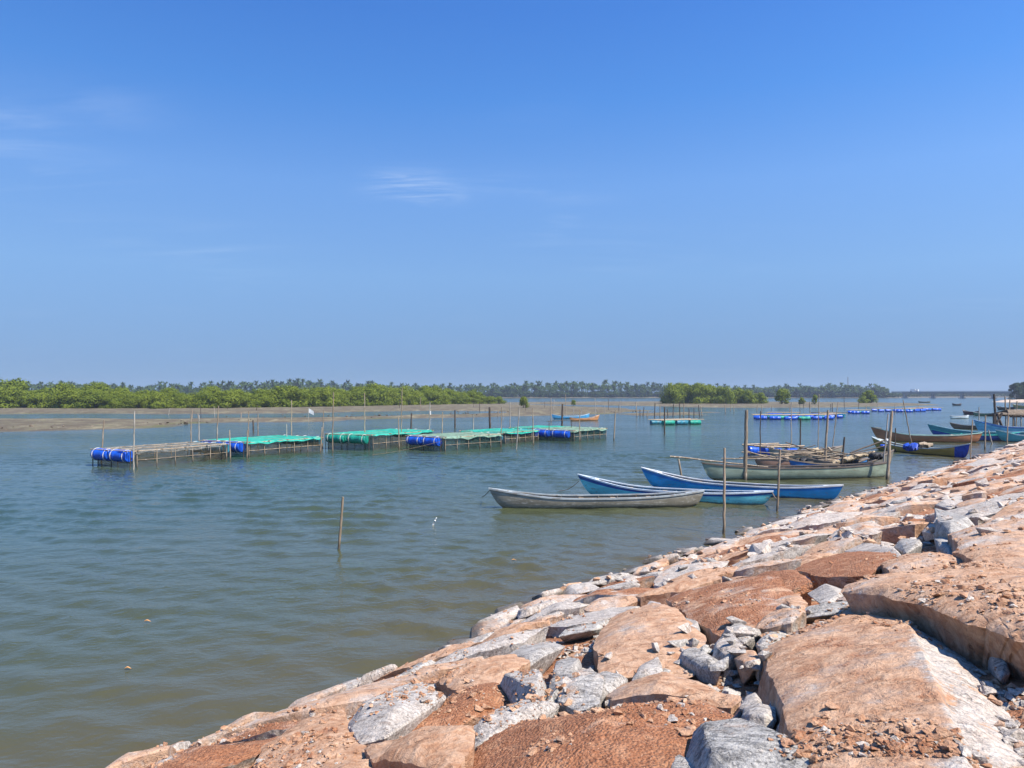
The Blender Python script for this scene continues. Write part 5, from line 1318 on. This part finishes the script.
CP = [(104, 420, 101, 464), (134.5, 411, 133.5, 469), (191, 414, 191, 454), (199, 415, 199, 453), (218.5, 406, 216, 456), (229.5, 430, 230.5, 460), (247.5, 430, 247, 459), (248.5, 411, 248.5, 448), (258, 414, 258, 447),
      (286.5, 424, 287, 450), (291.5, 400, 291.5, 449), (322, 427, 320.5, 453), (323.5, 410, 322.5, 448), (333.5, 392, 332.5, 453), (364.5, 393, 365, 447), (398.5, 416, 399, 449), (402, 388, 401, 446), (430, 402, 429, 443),
      (442.5, 412, 441.5, 447), (473.5, 415, 473, 440), (501.5, 407, 501, 446), (519.5, 407, 516.5, 449), (532.5, 408, 533.5, 445), (510, 402, 510, 427), (579.5, 409, 579.5, 441.5), (615.5, 410, 614, 440), (595, 398, 595.5, 418), (565.5, 394, 566, 417), (551, 398, 551, 422)]
CPL = ['pole at the far left corner of the bare netted cage', 'pole by the blue drums of the bare netted cage', 'slim pole at the back of the bare netted cage', 'second slim pole at the back of the bare netted cage', 'thick pale pole where the first two cages meet', 'short pale pole at the blue drums of the bright green netted cage', 'short pole in front of the bright green net',
       'thin pole behind the bright green net', 'thin pole behind the middle of the bright green net', 'short pole rising through the bright green net', 'tall pole behind the bright green net', 'short pole at the right corner of the bright green netted cage', 'thin pole behind the right corner of the bright green netted cage', 'tall pale pole at the left of the green drummed cage',
       'tall pole behind the green drummed cage', 'tan pole in front of the green drummed cage', 'tallest pole, rising behind the green drummed cage', 'dark pole between the green drummed cage and the faded netted cage', 'thin pole at the front of the faded netted cage', 'pale stake behind the faded netted cage', 'tan pole at the right end of the faded netted cage', 'leaning tan pole standing in front of the turquoise netting',
       'thin pole in the middle of the turquoise netting', 'pale pole in the water behind the turquoise netting', 'pale pole at the dark railed cage', 'lone pole right of the dark railed cage', 'dark pole on the sand bar tip behind the canoes', 'tall white pole behind the light blue canoe', 'thin pole left of the light blue canoe']
for (a, b, c, d), lab in zip(CP, CPL): pole(lab, (a, b), (c, d), (.045 if d > 440 else .06), random.Random(a).choice(['bamboo', 'bamboo', 'pale_pole', 'bamboo']), 'poles around the fish cages')
DK = [(411.5, 413, 411, 428), (455, 410, 455, 428), (489.5, 407, 490, 429), (562.5, 404, 562, 425), (253, 420, 253.5, 432), (257.5, 405, 256, 412), (430.5, 411, 430.5, 417)]
DL = ['dark stub behind the green drummed cage', 'dark stub behind the faded netted cage', 'thick black post behind the faded netted cage', 'thick dark post in front of the light blue canoe', 'crooked dark stick behind the bright green net', 'black slanting stick on the sand bar', 'white marker stub on the sand bar']
for k, ((a, b, c, d), lab) in enumerate(zip(DK, DL)): pole(lab, (a, b), (c, d), .14 if k in (2, 3) else .10, 'dark_wood' if k < 6 else 'white', 'dark stakes in the shallows')
FS = [(636, 402, 637, 417), (644, 407, 643, 416), (655, 403, 654.5, 418), (660, 406, 660, 417), (673.5, 404, 673, 417), (679.5, 402, 680, 420), (684, 403, 683.5, 417), (689, 408, 689, 419), (698.5, 405, 699.5, 417), (700.5, 406, 702, 416), (694, 408, 694, 417), (640, 410, 640, 417), (648, 411, 647, 417), (667, 409, 668, 417)]
for k, (a, b, c, d) in enumerate(FS): pole('weathered stake of the ruined fishing fence on the mud flat', (a, b), (c, d), .09, 'dark_wood' if k % 3 else 'bamboo', 'ruined fishing stakes')
pole('dark mooring post in front of the green float raft', (664.5, 407), (664.5, 434), .085, 'dark_wood')
rnd = random.Random(77)
for k in range(26):
    x = rnd.uniform(150, 620); y = 411 + rnd.uniform(0, 12) - (x - 150) * .008
    pole('small distant fishing stake on or beside the sand bar', (x + rnd.uniform(-1, 1), y - rnd.uniform(6, 14)), (x, y), rnd.uniform(.04, .08), rnd.choice(['bamboo', 'dark_wood', 'pale_pole']), 'distant stakes on the sand bar')
for k in range(20):
    x = rnd.uniform(715, 935); y = 407 + rnd.uniform(0, 8)
    pole('small distant stake standing off the mud bank', (x + rnd.uniform(-.8, .8), y - rnd.uniform(5, 12)), (x, y), rnd.uniform(.05, .09), rnd.choice(['bamboo', 'dark_wood']), 'distant stakes off the mud bank')

# white flag on a stick
fp = pix(308.5, 422); r_ = empty('flag', tuple(fp)); set_props(r_, 'small white rag flag on a stick by the sand bar', 'flag')
MB().tube([(0, 0, -.6), (0, 0, 2.2)], .04, 6).build('stick', M['pale_pole'], r_)
m = MB(); vs = [(.02 + .16 * i, .10 * math.sin(i * 1.3 + j), 2.2 - .22 * j - .09 * i) for j in range(4) for i in range(6)]
m.add(vs, [(j * 6 + i, j * 6 + i + 1, (j + 1) * 6 + i + 1, (j + 1) * 6 + i) for j in range(3) for i in range(5)]).build('cloth', M['white'], r_, smooth=True)

# ropes
def rope(label, a, b, sag, mat='rope_dark', r=.014):
    a, b = Vector(a), Vector(b); m = MB()
    m.tube([a.lerp(b, i / 12) - a - Vector((0, 0, sag * math.sin(math.pi * i / 12))) for i in range(13)], r, 5)
    set_props(m.build('mooring_rope', M[mat], None, tuple(a)), label, 'rope', 'mooring ropes')
rope('slack rope from the turquoise canoe bow into the water', pix_at(579, 481, 33.6), pix_at(559, 491, 34.0), .12)
rope('thin rope from the grey canoe bow into the water', pix_at(491, 488.5, 29.4), pix_at(482, 497, 31.5), .05)
rope('rope from the turquoise canoe stern to the thin tan pole', pix_at(772, 492, 30.0), pix_at(777.5, 500, 28.6), .06, r=.03)
rope('long pale rope running from the faded netted cage toward the water', pix_at(442, 441, 57), pix_at(372, 455, 54), .1, 'rope_dark', .012)

# floating odds and ends
q = pix(433, 525); m = MB(); m.tube([(-.03, 0, -.06), (.02, 0, .05), (.07, 0, .15), (.10, 0, .21), (.12, 0, .26)], [.03, .035, .035, .02, .018], 10)
set_props(m.build('bottle', M['white'], None, tuple(q), smooth=True), 'white plastic bottle bobbing tilted on the open water', 'bottle')
for (x, y, s, lab) in [(147.5, 622.5, .06, 'orange leaf floating farther from the rocks'), (128, 670, .05, 'orange leaf floating near the bottom left'), (514, 561, .07, 'dry leaf floating near the bank')]:
    p = pix(x, y); m = MB(); n = 10; vs = []
    for i in range(n + 1):
        k = i / n; w = s * .28 * math.sin(math.pi * k) ** .8
        vs += [(s * (k - .5) * 2, -w, .03 + .02 * math.sin(k * 4)), (s * (k - .5) * 2, 0, .022 + .015 * math.sin(k * 4)), (s * (k - .5) * 2, w, .035 + .02 * math.sin(k * 4))]
    fs = [(3 * i + j, 3 * i + j + 3, 3 * i + j + 4, 3 * i + j + 1) for i in range(n) for j in range(2)]
    o = m.add(vs, fs).build('floating_leaf', M['leaf_orange'], None, tuple(p), smooth=True); o.rotation_euler = (0, 0, .3)
    set_props(o, lab, 'leaf', 'floating leaves')

# ================================================================== JETTY AND HUT (far right)
jr = empty('jetty', tuple(pix(1006, 431))); set_props(jr, 'rickety wooden jetty of planks on stilts at the right edge', 'jetty')
def jl(px, py, d): return Vector(pix_at(px, py, d)) - Vector(pix(1006, 431))
D0 = float(pix(1006, 431)[1])
for k, x in enumerate((998, 1006, 1013, 1021, 1030)):
    for dd in (0, 5):
        a = jl(x, 414 - dd * .3, D0 + dd); b = Vector((a.x, a.y, -1.6)); MB().tube([b, a], .07, 6).build('stilt', M['pale_pole' if k % 2 else 'bamboo'], jr)
for k in range(5):
    a, b = jl(996 + k * .6, 414.2 - .35 * k, D0 + k * .6), jl(1044, 414.6 - .35 * k, D0 + k * .6)
    dv = b - a; MB().box((a + b) / 2, (dv.length, .5, .09), rot=dv.to_track_quat('X', 'Z').to_matrix()).build('deck_plank', M['plank'], jr)
for k, (p, q) in enumerate((((996, 425), (1002, 413)), ((997, 413), (1002, 427)), ((994, 426), (994, 414)))):
    MB().tube([jl(*p, D0 - .5), jl(*q, D0 - .5)], .14, 6).build('brace', M['dark_wood'], jr)
hr = empty('thatched_hut', tuple(pix(1018, 431) + np.array([1, 1, 0]))); set_props(hr, 'low dark thatched shelter standing on the jetty', 'hut')
def hl(px, py, d): return Vector(pix_at(px, py, d)) - Vector(pix(1018, 431) + np.array([1, 1, 0]))
for x in (1014, 1044):
    for dd in (1.5, 4.5): a = hl(x, 419, D0 + dd); MB().tube([a - Vector((0, 0, .9)), a + Vector((0, 0, .9))], .07, 6).build('post', M['dark_wood'], hr)
a, b = hl(1010, 416.0, D0 + .2), hl(1052, 416.0, D0 + .2); mm = MB(); dpt = Vector((0, 4.6, 0)); up = Vector((1.2, 2.3, .75)); up2 = Vector((-.6, 2.3, .75))
mm.add([a, b, b + up2, a + up, a + dpt, b + dpt] + [q - Vector((0, 0, .18)) for q in (a, b, b + up2, a + up, a + dpt, b + dpt)],
       [(0, 1, 2, 3), (3, 2, 5, 4), (7, 6, 9, 8), (8, 9, 10, 11), (1, 0, 6, 7), (4, 5, 11, 10), (0, 3, 9, 6), (3, 4, 10, 9), (2, 1, 7, 8), (5, 2, 8, 11)]).build('roof', M['thatch'], hr)
for (t, b, r, m_, lab) in [((994, 394), (996, 427), .16, 'dark_wood', 'tall dark post at the left end of the jetty'), ((1005, 396), (1006, 428), .09, 'bamboo', 'tall brown pole on the jetty'), ((1010, 399), (1008, 428), .08, 'bamboo', 'shorter pole leaning behind the jetty'), ((1017, 401), (1016, 428), .07, 'bamboo', 'thin pole beside the thatched shelter')]:
    pole(lab, t, b, r, m_, 'poles at the jetty')
mudp = np.array([pix(975, 455)[:2], pix(985, 452)[:2], pix(1000, 448)[:2], pix(1012, 447)[:2], pix(1000, 452)[:2], pix(985, 458)[:2]])
land('mud_hump', 'wet red mud hump at the foot of the bank by the boats', [mudp], .5, 2.5, .30, M['bank'], .12, None, 51)

deb = []; V, Fc, base = [], [], 0
rng = np.random.default_rng(91)
for k in range(420):
    px_ = rng.uniform(0, 640); py_ = float(np.interp(px_, [0, 130, 260, 450, 640], [431.5, 427.5, 421.8, 417.3, 412.8])) - abs(rng.normal(0, 2.2)) - .3
    p = pix(px_, py_); v, f = low[int(rng.integers(len(low)))]
    s = rng.uniform(.06, .22) * (1 + rng.random() ** 5)
    V.append(v * s + np.array([p[0], p[1], .12 + .3 * rng.random() * (rng.random() < .5)])); Fc.append(f + base); base += len(v)
set_props(link_mesh('debris', mesh_np('debris', np.concatenate(V), np.concatenate(Fc), simple('mud_lump', (0.13, 0.10, 0.07), .9, .5, 1.0))), 'scattered lumps of mud and shells along the sand bar edge', 'debris', kind='stuff')

# ================================================================== BRIDGE
br = empty('bridge', (0, 0, 0)); set_props(br, 'long low concrete road bridge across the far end of the river', 'bridge')
bA, bB = np.array([425.0, 800.0]), np.array([560.0, 705.0])
bA = pix_at(903, 394, 790)[:2]; bB = pix_at(1060, 394, 690)[:2]
u, L = unit(bA, bB); br.location = (bA[0], bA[1], 0); br.rotation_euler = (0, 0, math.atan2(u[1], u[0]))
DZ = 6.3
MB().box((L / 2, 0, DZ), (L + 20, 9.0, .9)).build('deck', M['concrete'], br)
for y in (-3, 0, 3): MB().box((L / 2, y, DZ - 1.0), (L, .6, 1.1)).build('girder', M['concrete'], br)
for y in (-4.4, 4.4):
    MB().box((L / 2, y, DZ + 1.3), (L + 20, .18, .16)).build('parapet_rail', M['concrete'], br)
    MB().box((L / 2, y, DZ + .62), (L + 20, .16, .3)).build('parapet_base', M['concrete'], br)
    for k in range(int(L / 4)): MB().box((k * 4 + 2, y, DZ + .95), (.22, .2, .6)).build('parapet_post', M['concrete'], br)
x = 2.0
while x < L:
    MB().box((x, 0, DZ - 2.0), (2.4, 9, .9)).build('pier_cap', M['concrete'], br)
    for y in (-2.6, 2.6): MB().tube([(x, y, -2.2), (x, y, DZ - 2.4)], 1.0, 12).build('pier', M['concrete'], br)
    MB().box((x, 0, .3), (4.4, 9, 1.4)).build('pier_footing', M['concrete'], br)
    x += 27.0
tr = empty('truck', (0, 0, 0)); set_props(tr, 'white truck crossing the left end of the bridge', 'truck')
tp = bA + u * 10; tr.location = (tp[0], tp[1] , DZ + .45); tr.rotation_euler = br.rotation_euler
MB().box((0, 0, 1.8), (5, 2.3, 2.0)).build('cargo_box', M['white'], tr); MB().box((4.1, 0, 1.6), (1.9, 2.3, 2.1)).build('cab', M['white'], tr)
for xx in (-2, 4):
    for y in (-1.1, 1.1): MB().tube([(xx, y - .15, .5), (xx, y + .15, .5)], .5, 12).build('wheel', M['black'], tr)
# mast behind the far palms
mr = empty('mast', tuple(pix_at(848, 396, 1100) * np.array([1, 1, 0]))); set_props(mr, 'thin lattice radio mast far behind the palms', 'mast')
for sx, sy in ((-.9, -.9), (.9, -.9), (.9, .9), (-.9, .9)): MB().tube([(sx, sy, 0), (sx * .25, sy * .25, 30)], .16, 5).build('mast_leg', M['concrete'], mr)
for k in range(9):
    w = .9 * (1 - .75 * k / 9); zz = 2 + 3 * k
    MB().tube([(-w, -w, zz), (w, -w, zz + 1.5), (w, w, zz), (-w, w, zz + 1.5), (-w, -w, zz)], .09, 4).build('brace', M['concrete'], mr)

# ================================================================== VEGETATION
def leaf_cards(centres, normals, size, rng, aspect=.6):
    n = len(centres)
    a = np.cross(normals, rng.normal(size=(n, 3))); a /= np.linalg.norm(a, axis=1)[:, None] + 1e-9
    b = np.cross(normals, a); b /= np.linalg.norm(b, axis=1)[:, None] + 1e-9
    s = (size * rng.uniform(.6, 1.3, n))[:, None]
    v = np.stack([centres - a * s, centres + b * s * aspect, centres + a * s, centres - b * s * aspect], 1).reshape(-1, 3)
    f = np.arange(4 * n).reshape(n, 4)
    return v, f

def crown_mesh(name, seed, rx, rz, n_lump, per, leaf, mat, base=0.12, skirt=True, lump=.36):
    rng = np.random.default_rng(seed); C, N = [], []
    for k in range(n_lump):
        th = rng.uniform(0, 6.283); q = rng.random() ** .5; zz = rng.random()
        env = math.sqrt(max(0.05, 1 - (zz * .95) ** 2.2))
        c = np.array([math.cos(th) * q * rx * env * .85, math.sin(th) * q * rx * env * .85, rz * (base + (0.86 - base) * zz)])
        r = rx * lump * rng.uniform(.6, 1.25) * np.array([1, 1, .72])
        d = rng.normal(size=(per, 3)); d /= np.linalg.norm(d, axis=1)[:, None]
        rad = rng.uniform(.55, 1.08, per) ** .6
        p = c + d * r * rad[:, None]
        keep = p[:, 2] > 0.05
        C.append(p[keep]); nn = d + rng.normal(0, .32, (per, 3)) + np.array([0, 0, .25]); N.append(nn[keep])
    C = np.concatenate(C); N = np.concatenate(N); N /= np.linalg.norm(N, axis=1)[:, None]
    v, f = leaf_cards(C, N, leaf, rng)
    return mesh_np(name, v, f, mat)

def trunk_mesh(seed, h, spread, n=7, r=.12):
    rnd = random.Random(seed); m = MB()
    for k in range(n):
        th = rnd.uniform(0, 6.283); s = rnd.uniform(.1, .6) * spread
        b = Vector((math.cos(th) * s * .45, math.sin(th) * s * .45, -.5)); t = Vector((math.cos(th) * s, math.sin(th) * s, h * rnd.uniform(.5, .75)))
        mid = b.lerp(t, .5) + Vector((rnd.uniform(-.4, .4), rnd.uniform(-.4, .4), 0)); m.tube([b, mid, t], [r, r * .7, r * .3], 5)
    me = bpy.data.meshes.new('trunk'); me.from_pydata(m.v, [], m.f); me.materials.append(M['bark']); return me

mang = [crown_mesh('crown', 500 + k, 5.2, 6.6, 32, 210, .27, M['mangrove'], .05, lump=.40) for k in range(6)]
mtr = [trunk_mesh(520 + k, 6.0, 3.5) for k in range(3)]
def tree(name, label, cat, loc, scale, rz, crown, trunk, group):
    r = empty(name, loc, rz); r.scale = scale; set_props(r, label, cat, group)
    link_mesh('crown', crown, r); link_mesh('trunk', trunk, r)
    return r
rng = np.random.default_rng(5)
front = [(-70, 409.4), (0, 409.3), (60, 409.6), (100, 410.0), (180, 409.8), (250, 409.0), (330, 407.6), (400, 406.3), (450, 405.3), (490, 404.8)]
fw = np.array([pix(*q)[:2] for q in front])
seg = np.linalg.norm(np.diff(fw, axis=0), axis=1); cum = np.concatenate([[0], np.cumsum(seg)])
XM = [(-60, 'beyond the left edge'), (15, 'at the left edge of the picture'), (60, 'left of the cages'), (104, 'above the blue drums of the bare netted cage'), (150, 'above the bare netted cage'), (192, 'above the slim poles of the bare netted cage'), (218, 'above where the first two cages meet'), (262, 'above the bright green net'), (309, 'above the white flag'), (345, 'above the green wrapped drums'), (385, 'above the green drummed cage'), (425, 'above the drums of the faded netted cage'), (465, 'above the faded netted cage'), (500, 'at the right tip of the thicket')]
def above(x): return min(XM, key=lambda q: abs(q[0] - x))[1]
fdir = np.array([0.30, 1.0]); fdir /= np.linalg.norm(fdir)
for row, (off, hs, lab) in enumerate(((2.5, .86, 'mangrove bush in the front row'), (9, 1.0, 'mangrove in the second row'), (17, 1.10, 'mangrove at the back'))):
    s = 0.0
    while s < cum[-1]:
        p = np.array([np.interp(s, cum, fw[:, k]) for k in (0, 1)]) + fdir * (off + rng.uniform(-1.5, 1.5))
        k = (.80 + .38 * rng.random()) * hs * (1.0 if s < cum[-1] - 14 else .8) * (1 + .16 * math.sin(s * .05 + 1))
        zr = rng.uniform(.9, 1.1)
        tree('mangrove_tree', ('tall ' if k * zr > hs * 1.02 else 'low ') + lab + ' ' + above(to_px((p[0], p[1], 3))[0]), 'tree', (p[0], p[1], .15), (k, k, k * zr * .88), rng.uniform(0, 6.28), mang[int(rng.integers(6))], mtr[int(rng.integers(3))], ['front row of the mangrove thicket', 'second row of the mangrove thicket', 'back row of the mangrove thicket'][row])
        s += rng.uniform(4.6, 7.2) * (1 + .15 * row)
isl = [(674, 404.8, 1.15, 1.12), (688, 404.6, 1.2, 1.18), (700, 404.8, 1.15, 1.10), (712, 404.6, 1.1, 1.08), (724, 404.9, 1.0, .98), (736, 404.7, .95, .88), (748, 404.9, .85, .78), (759, 404.8, .75, .66), (681, 404.0, 1.2, 1.15), (696, 404.0, 1.2, 1.2), (717, 404.0, 1.1, 1.0), (742, 404.1, .9, .8)]
for k, (x, y, sx, sz) in enumerate(isl):
    p = pix(x, y); tree('mangrove_tree', ['tall mangrove at the left end of the mud bank island', 'tall mangrove near the left end of the mud bank island', 'mangrove left of the middle of the mud bank island', 'mangrove in the middle of the mud bank island', 'mangrove right of the middle of the mud bank island', 'lower mangrove in the right half of the mud bank island', 'low mangrove near the right end of the mud bank island', 'lowest mangrove at the right tip of the mud bank island', 'mangrove behind the left end of the mud bank island', 'highest mangrove behind the left half of the mud bank island', 'mangrove behind the middle of the mud bank island', 'mangrove behind the right half of the mud bank island'][k], 'tree', (p[0], p[1], .25), (sx * .92, sx * .92, sz * 1.12), rng.uniform(0, 6.28), mang[k % 6], mtr[k % 3], 'mangroves of the mud bank island')
small = [crown_mesh('crown', 560 + k, 3.4, 5.6, 26, 95, .30, M['mangrove'], .14, lump=.40) for k in range(3)]
for (x, y, s, z, lab) in [(782.5, 405.2, 1.0, 1.12, 'round lone mangrove right of the mud bank island'), (868.5, 404.2, 1.05, 1.1, 'spreading lone mangrove toward the bridge'), (802, 405.4, .42, .55, 'low shrub beside the round lone mangrove'), (815, 405.5, .35, .7, 'thin shrub on the mud bank'), (862, 404.3, .6, .5, 'low clump at the foot of the spreading lone mangrove'),
                          (524, 409.2, .42, .62, 'small young mangrove standing alone on the sand bar'), (573.5, 405.6, .30, .36, 'tiny bush on the sand bar tip')]:
    p = pix(x, y); tree('mangrove_tree', lab, 'tree', (p[0], p[1], .3), (s, s, z), x, small[int(x) % 3], mtr[int(x) % 3], 'lone mangroves on the bars')
cas = [crown_mesh('crown', 580 + k, 4.6, 11.0, 34, 120, .42, M['casuarina'], .10, lump=.36) for k in range(2)]
for k, (x, y, s, lab) in enumerate([(1017, 401.5, 1.0, 'dark bushy tree at the tip of the sandy spit'), (1027, 401.0, 1.1, 'dark tree behind the one on the sandy spit'), (1040, 401.5, 1.1, 'dark tree farther along the sandy spit')]):
    p = pix_at(x, y, 428); tree('spit_tree', lab, 'tree', (p[0], p[1], .6), (s, s, s), k * 2.0, cas[k % 2], mtr[k % 3], 'dark trees on the spit')

# the far palms and broadleaf trees: one far-off wood
def palm_template(seed, h):
    rng = np.random.default_rng(seed); V, Fq = [], []; b = 0
    lean = rng.normal(0, .06, 2)
    for i in range(6):
        pass
    tv, tf = [], []
    for i, z in enumerate(np.linspace(-1, h, 5)):
        for j in range(4):
            a = j * math.pi / 2; tv.append((math.cos(a) * .22 + lean[0] * h * (z / h) ** 2, math.sin(a) * .22 + lean[1] * h * (z / h) ** 2, z))
    for i in range(4):
        for j in range(4): tf.append((i * 4 + j, i * 4 + (j + 1) % 4, i * 4 + 4 + (j + 1) % 4, i * 4 + 4 + j))
    V += tv; Fq += tf; b = len(V); top = np.array([lean[0] * h, lean[1] * h, h])
    nf = 17
    for k in range(nf):
        th = k * 2.399 + rng.uniform(-.3, .3); el = rng.uniform(-.5, 1.1); Lf = rng.uniform(3.0, 4.4)
        d = np.array([math.cos(th) * math.cos(el), math.sin(th) * math.cos(el), math.sin(el)]); sd = np.array([-math.sin(th), math.cos(th), 0])
        for i in range(5):
            u = i / 4; p = top + d * Lf * u + np.array([0, 0, -1.9 * u * u * math.cos(el)]); w = .62 * math.sin(math.pi * (.12 + .85 * u)) + .04
            V += [tuple(p - sd * w - np.array([0, 0, w * .6])), tuple(p), tuple(p + sd * w - np.array([0, 0, w * .6]))]
        for i in range(4):
            for j in range(2): Fq.append((b + i * 3 + j, b + i * 3 + j + 1, b + (i + 1) * 3 + j + 1, b + (i + 1) * 3 + j))
        b = len(V)
    return np.array(V), np.array(Fq)
palms = [palm_template(600 + k, h) for k, h in enumerate((9, 10.5, 12, 11, 13, 10))]
def far_edge(x):      # depth of the far water's edge
    return float(np.interp(x, [-1100, -500, -100, 150, 330, 425, 470, 560], [650, 700, 808, 838, 843, 823, 860, 935]))
V, Fq, b = [], [], 0
for k in range(1900):
    x = rng.uniform(-820, 415); y = far_edge(x) + 6 + 75 * rng.random() ** 1.3
    v, f = palms[int(rng.integers(6))]
    s = rng.uniform(.78, 1.22) * (1.0 if x < 250 else .85) * (1 + .12 * math.sin(x * .02))
    a = rng.uniform(0, 6.28); ca, sa = math.cos(a), math.sin(a)
    w = np.stack([v[:, 0] * ca - v[:, 1] * sa, v[:, 0] * sa + v[:, 1] * ca, v[:, 2]], 1) * s + np.array([x, y, 1.0]); V.append(w); Fq.append(f + b); b += len(v)
set_props(link_mesh('palm_grove', mesh_np('palm_grove', np.concatenate(V), np.concatenate(Fq), M['palm'])), 'far grove of coconut palms along the opposite bank', 'palms', kind='stuff')
bl = []
for k in range(5):
    me = crown_mesh('tmp', 640 + k, 5.0, 7.5, 12, 34, .75, M['farleaf'], .05)
    v = np.zeros(len(me.vertices) * 3, np.float32); me.vertices.foreach_get('co', v); v = v.reshape(-1, 3)
    bl.append((v, np.arange(len(v)).reshape(-1, 4))); bpy.data.meshes.remove(me)
V, Fq, b = [], [], 0
for k in range(1850):
    x = rng.uniform(-820, 640) if k < 1350 else rng.uniform(330, 1250)
    y = far_edge(x) + 2 + 60 * rng.random() ** 1.6 + (30 if x > 440 else 0)
    v, f = bl[int(rng.integers(5))]; s = rng.uniform(.7, 1.25) * (1.0 if x < 260 else (1.45 if x < 420 else .7))
    V.append(v * s * np.array([1.1, 1.1, .9]) + np.array([x, y, .6])); Fq.append(f + b); b += len(v)
set_props(link_mesh('far_trees', mesh_np('far_trees', np.concatenate(V), np.concatenate(Fq), M['farleaf'])), 'far broadleaf trees and scrub under the palms', 'trees', kind='stuff')

# ================================================================== HAZE
hz = NT('river_haze')
pv = hz.node("ShaderNodeVolumePrincipled")
pv.inputs['Color'].default_value = (0.72, 0.82, 1.0, 1)
pv.inputs['Density'].default_value = 0.00024
pv.inputs['Anisotropy'].default_value = 0.2
hz.t.links.new(pv.outputs[0], hz.out.inputs['Volume'])
m = MB().box((0, 0, 15.0), (4200, 4200, 37.0))
h = m.build('haze', hz.m)
set_props(h, 'thin bluish haze over the river', 'haze', kind='stuff')
